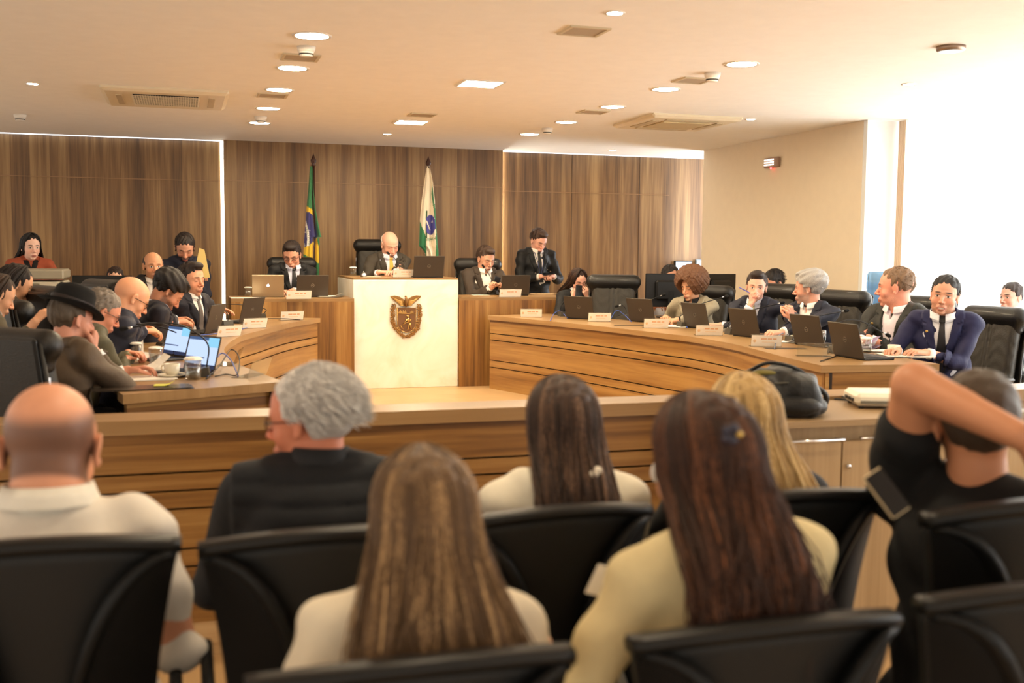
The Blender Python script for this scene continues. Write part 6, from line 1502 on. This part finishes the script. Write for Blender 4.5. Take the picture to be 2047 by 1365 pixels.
# ---- audience
vox2 = 1.
bs = person('bald man in a white shirt seen from behind at the left', atd(98, 766, 2.3), -4, base=Z0, head=(0, 22, 0), hair='none', scalp=(72, 52, 44), skin=(228, 162, 128), outfit='shirt', oc=(236, 228, 216), shirt=(240, 232, 220), s=1.14, girth=1.2, fat=.5, lean=.12, L=dict(p=(-.2, .4, .62)), R=dict(p=(.12, .42, .6)), w=1.06)
vs = person('white haired man with glasses in a black quilted vest looking left', atd(628, 736, 2.68), -6, base=Z0, head=(62, 6, 0), hair='short', hairopt=dict(top=.01, sides=.014, tufts=6500, nape=-.075, tlen=1.7, rough=.3, line=.09), hc=(228, 222, 216), hc2=(252, 250, 246), skin=(222, 140, 108), brow=(180, 160, 150), glasses=(70, 50, 40), outfit='vest', oc=(34, 36, 40), shirt=(40, 42, 46), s=1.05, girth=1.15,
            L=dict(p=(-.2, .38, .62)), R=dict(p=(.15, .4, .6)), trousers=(24, 24, 28))
bl = person('woman with long straight dark blonde hair in a cream top, nearest the camera', atd(850, 910, 1.82), -4, side=.05, base=Z0, head=(0, 4, 0), hair='long', hc=(112, 84, 56), hc2=(204, 166, 118), fem=1., skin=(222, 170, 140), outfit='blouse', oc=(236, 222, 196), s=1.02, hairopt=dict(len=.39, n=4200, rad=.0019, endw=.115, wav=.016, az=(1.15, pi)), L=dict(p=(-.15, .4, .6)), R=dict(p=(.15, .4, .6)))
py_ = person('woman with tied back brown hair in a white ruffled blouse', atd(1128, 762, 2.72), -6, base=Z0, head=(0, 4, 0), hair='pony', hc=(66, 46, 36), hc2=(136, 104, 80), fem=1., skin=(222, 170, 140), outfit='blouse', oc=(240, 230, 210), shirt=(240, 230, 210), s=1.04, hairopt=dict(len=.36, n=2400, rad=.002, endw=.07, wav=.014, az=(1.1, pi)), L=dict(p=(-.15, .4, .6)), R=dict(p=(.15, .4, .6)))
bn = person('woman with long reddish brown hair and a hair clip in a pale yellow jacket', atd(1418, 797, 1.98), -2, side=-.1, base=Z0, head=(10, 8, 0), hair='long', hc=(66, 38, 24), hc2=(132, 82, 50), fem=1., skin=(222, 170, 140), outfit='blouse', oc=(226, 208, 160), s=1.06, hairopt=dict(len=.35, n=4200, rad=.0019, endw=.082, wav=.018, az=(1.1, pi)), L=dict(p=(-.3, .3, .78), f=(-.5, .6, .5)), R=dict(p=(.15, .4, .6)), lean=.16)
b2 = person('blonde woman in dark clothes partly hidden by the brown haired woman', atd(1492, 755, 2.8), -10, base=Z0, head=(0, 6, 0), hair='long', hc=(196, 160, 104), hc2=(238, 214, 160), fem=1., skin=(232, 184, 156), outfit='blouse', oc=(34, 34, 36), s=1.04, hairopt=dict(len=.38, n=2400, rad=.002, endw=.12, wav=.01, az=(1.1, pi)), L=dict(p=(-.15, .4, .6)), R=dict(p=(.15, .4, .6)), trousers=(170, 176, 190))
bt = person('man in a black t-shirt with one arm folded behind his head', atd(1962, 742, 2.35), -68, base=Z0, head=(38, -2, 0), arm=1.25, hair='buzz', hairopt=dict(top=.006, sides=.004, nape=-.075), hc=(74, 58, 44), skin=(206, 142, 104), outfit='tee', oc=(24, 24, 25), s=1.06, girth=1.15, lean=-.05, side=-.0, collar=False,
            L=dict(w=atd(2035, 870, 2.16), fw=(1, -.1, -.3), nw=(0, -1, .2), curl=.5, pole=(-.4, -.25, 1.2)), R=dict(p=(.2, .4, .6)), trousers=(120, 130, 150))
def pj(p): v = np.array(p)-CAMP; w_ = v@FWD; return CX+FPX*(v@RT)/w_, CY-FPX*(v@UP)/w_
# hair clip, white ruffle of the blouse collar, held things
q = atd(1462, 868, 1.80); t = thing('hair_clip', 'small dark and gold flower clip in the brown hair', 'hair clip', tuple(q))
for k in range(5): MB().ell((.011*cos(k*1.257), 0, .011*sin(k*1.257)), (.009, .005, .009)).build('petal', mat('clip_blue', (44, 42, 60), .25), t, True)
MB().ell((.012, -.006, .0), (.006, .005, .006)).build('gold_bead', mat('brass', (205, 170, 90), .3, .9), t, True)
b = MB(); qc = atd(1180, 948, 2.60)
for k in range(9): a = k*.7; b.ell((.02*cos(a), .01*sin(a), .01*sin(a*1.3)), (.013, .011, .012), None, 10, 7)
tag(b.build('ruffle_collar', mat('ruffle_white', (236, 226, 208), .8), None, True), 'white ruffled blouse collar at the neck of the brown haired woman', 'hair tie'); bpy.context.scene.objects['ruffle_collar'].location = tuple(qc)
phone(atd(1772, 985, 2.1), rotm(0, 0, 0)@(RT*-.5+UP*.75+FWD*.25), -FWD+UP*.5, 'phone in a light case held by the man in the black t-shirt', (206, 186, 150), s=.62)
hp_ = MB(); R_ = np.stack([nrm(RT*.7+UP*.35), nrm(FWD), nrm(UP)], 1); hp_.box((0, 0, 0), (.09, .002, .05), R_@rotm(0, .6, 0)); o = hp_.build('paper_sheet', PAP); o.location = tuple(atd(1218, 1165, 2.02)); tag(o, 'folded white sheet held beside the pale yellow jacket', 'paper')
t = thing('sunglasses', 'white framed sunglasses lying in a hand beside the brown haired woman', 'glasses', tuple(atd(1318, 940, 2.35)))
MB().ell((0, 0, 0), (.02, .01, .028), rotm(0, .3, 0)).build('rim', mat('white_frame', (230, 226, 220), .3), t, True); MB().tube([(0, 0, .02), (-.01, 0, .04), (.02, .0, .05)], .004, 6).build('temple_arm', mat('frame_dark', (50, 40, 46), .3), t, True)

# ================================================================== CHAIRS
def chair_for(i, label, dz=0., back=.0, sc=1.06, face=None):
    p = i; r = p['rz'] if face is None else radians(face); z = p['base']; x, y = p['xy']; d = rotm(0, 0, r)@np.array([0, -back, 0])
    return exec_chair(x+d[0], y+d[1], z+dz, math.degrees(r), label, sc=sc)
P_ = PEOPLE
names = {id(p): p['root']['label'] for p in P_}
def pp(sub): return [p for p in P_ if sub in p['root']['label']][0]
def chair_px(px, py, D, face, label, z0=ZD):
    c = atd(px, py, D); k = (c[2]-z0)/1.222; d = rotm(0, 0, radians(face))@np.array([0, -.315*k, 0])
    return exec_chair(c[0]-d[0], c[1]-d[1], z0, face, label, sc=k)
chair_px(28, 655, 4.75, -42, 'huge looking black leather chair at the left behind the man in the hat')
chair_px(92, 571, 7.0, -62, 'black leather chair left of the felt hat')
chair_px(208, 558, 7.7, -62, 'leather chair whose headrest shows behind the bald man in glasses')
chair_px(12, 597, 6.7, -55, 'leather chair at the left picture edge in front of the bending woman')
chair_px(583, 514, 12.55, 176, 'leather chair behind the man with glasses at the left side desk', .47); chair_px(754, 478, 13.0, 163, 'tall leather chair of the bald speaker at the podium', .67)
chair_px(955, 516, 12.75, 172, 'leather chair behind the brown suited man at the right side desk', .47)
chair_px(1227, 549, 11.5, 160, 'empty leather chair in the middle of the right bench')
chair_px(1426, 570, 11.0, 108, 'leather chair behind the young man with the afro'); chair_px(1562, 567, 10.1, 104, 'leather chair behind the man with his hand on his mouth'); chair_px(1690, 580, 9.25, 102, 'leather chair right of the grey haired man')
chair_px(1855, 592, 8.75, 100, 'leather chair behind the stocky man in profile'); chair_px(1990, 612, 7.75, 100, 'large leather chair at the right behind the smiling man')
for top, fc, lb in ((atd(70, 1080, 1.93), 0, 'black chair behind the bald man in the white shirt'), (atd(660, 1056, 2.12), 0, 'black chair behind the man in the quilted vest'), (atd(1106, 1012, 2.4), 4, 'black chair behind the woman in the white ruffled blouse'),
                    (atd(1580, 982, 2.45), 0, 'black chair behind the blonde woman'), (atd(2085, 1002, 2.15), 0, 'black chair behind the man in the black t-shirt'), (atd(832, 1302, 1.62), 0, 'black chair behind the nearest woman with dark blonde hair'),
                    (atd(1537, 1228, 1.80), 0, 'black chair behind the woman in the pale yellow jacket'), (atd(2100, 1158, 1.85), 0, 'black chair at the bottom right corner of the picture')):
    aud_chair(top, fc, lb, sc=1.05)
t = thing('visitor_chair', 'chrome framed black chair under the woman at the right edge', 'chair', tuple(pp('hair tied back at the right edge')['xy'])+(ZD,), radians(118))
MB().box((0, 0, .45), (.46, .46, .06), bev=.02).build('seat', LEA, t); MB().box((0, -.24, .72), (.44, .05, .44), rotm(radians(8), 0, 0), bev=.02).build('backrest', LEA, t)
for sx in (-1, 1): MB().tube(spline([(sx*.25, -.24, .3), (sx*.25, -.22, .62), (sx*.25, .18, .64), (sx*.25, .24, .5), (sx*.25, .22, .02), (sx*.25, -.2, .012)], 6), .012, 8).build('chrome_frame', CHR, t, True)
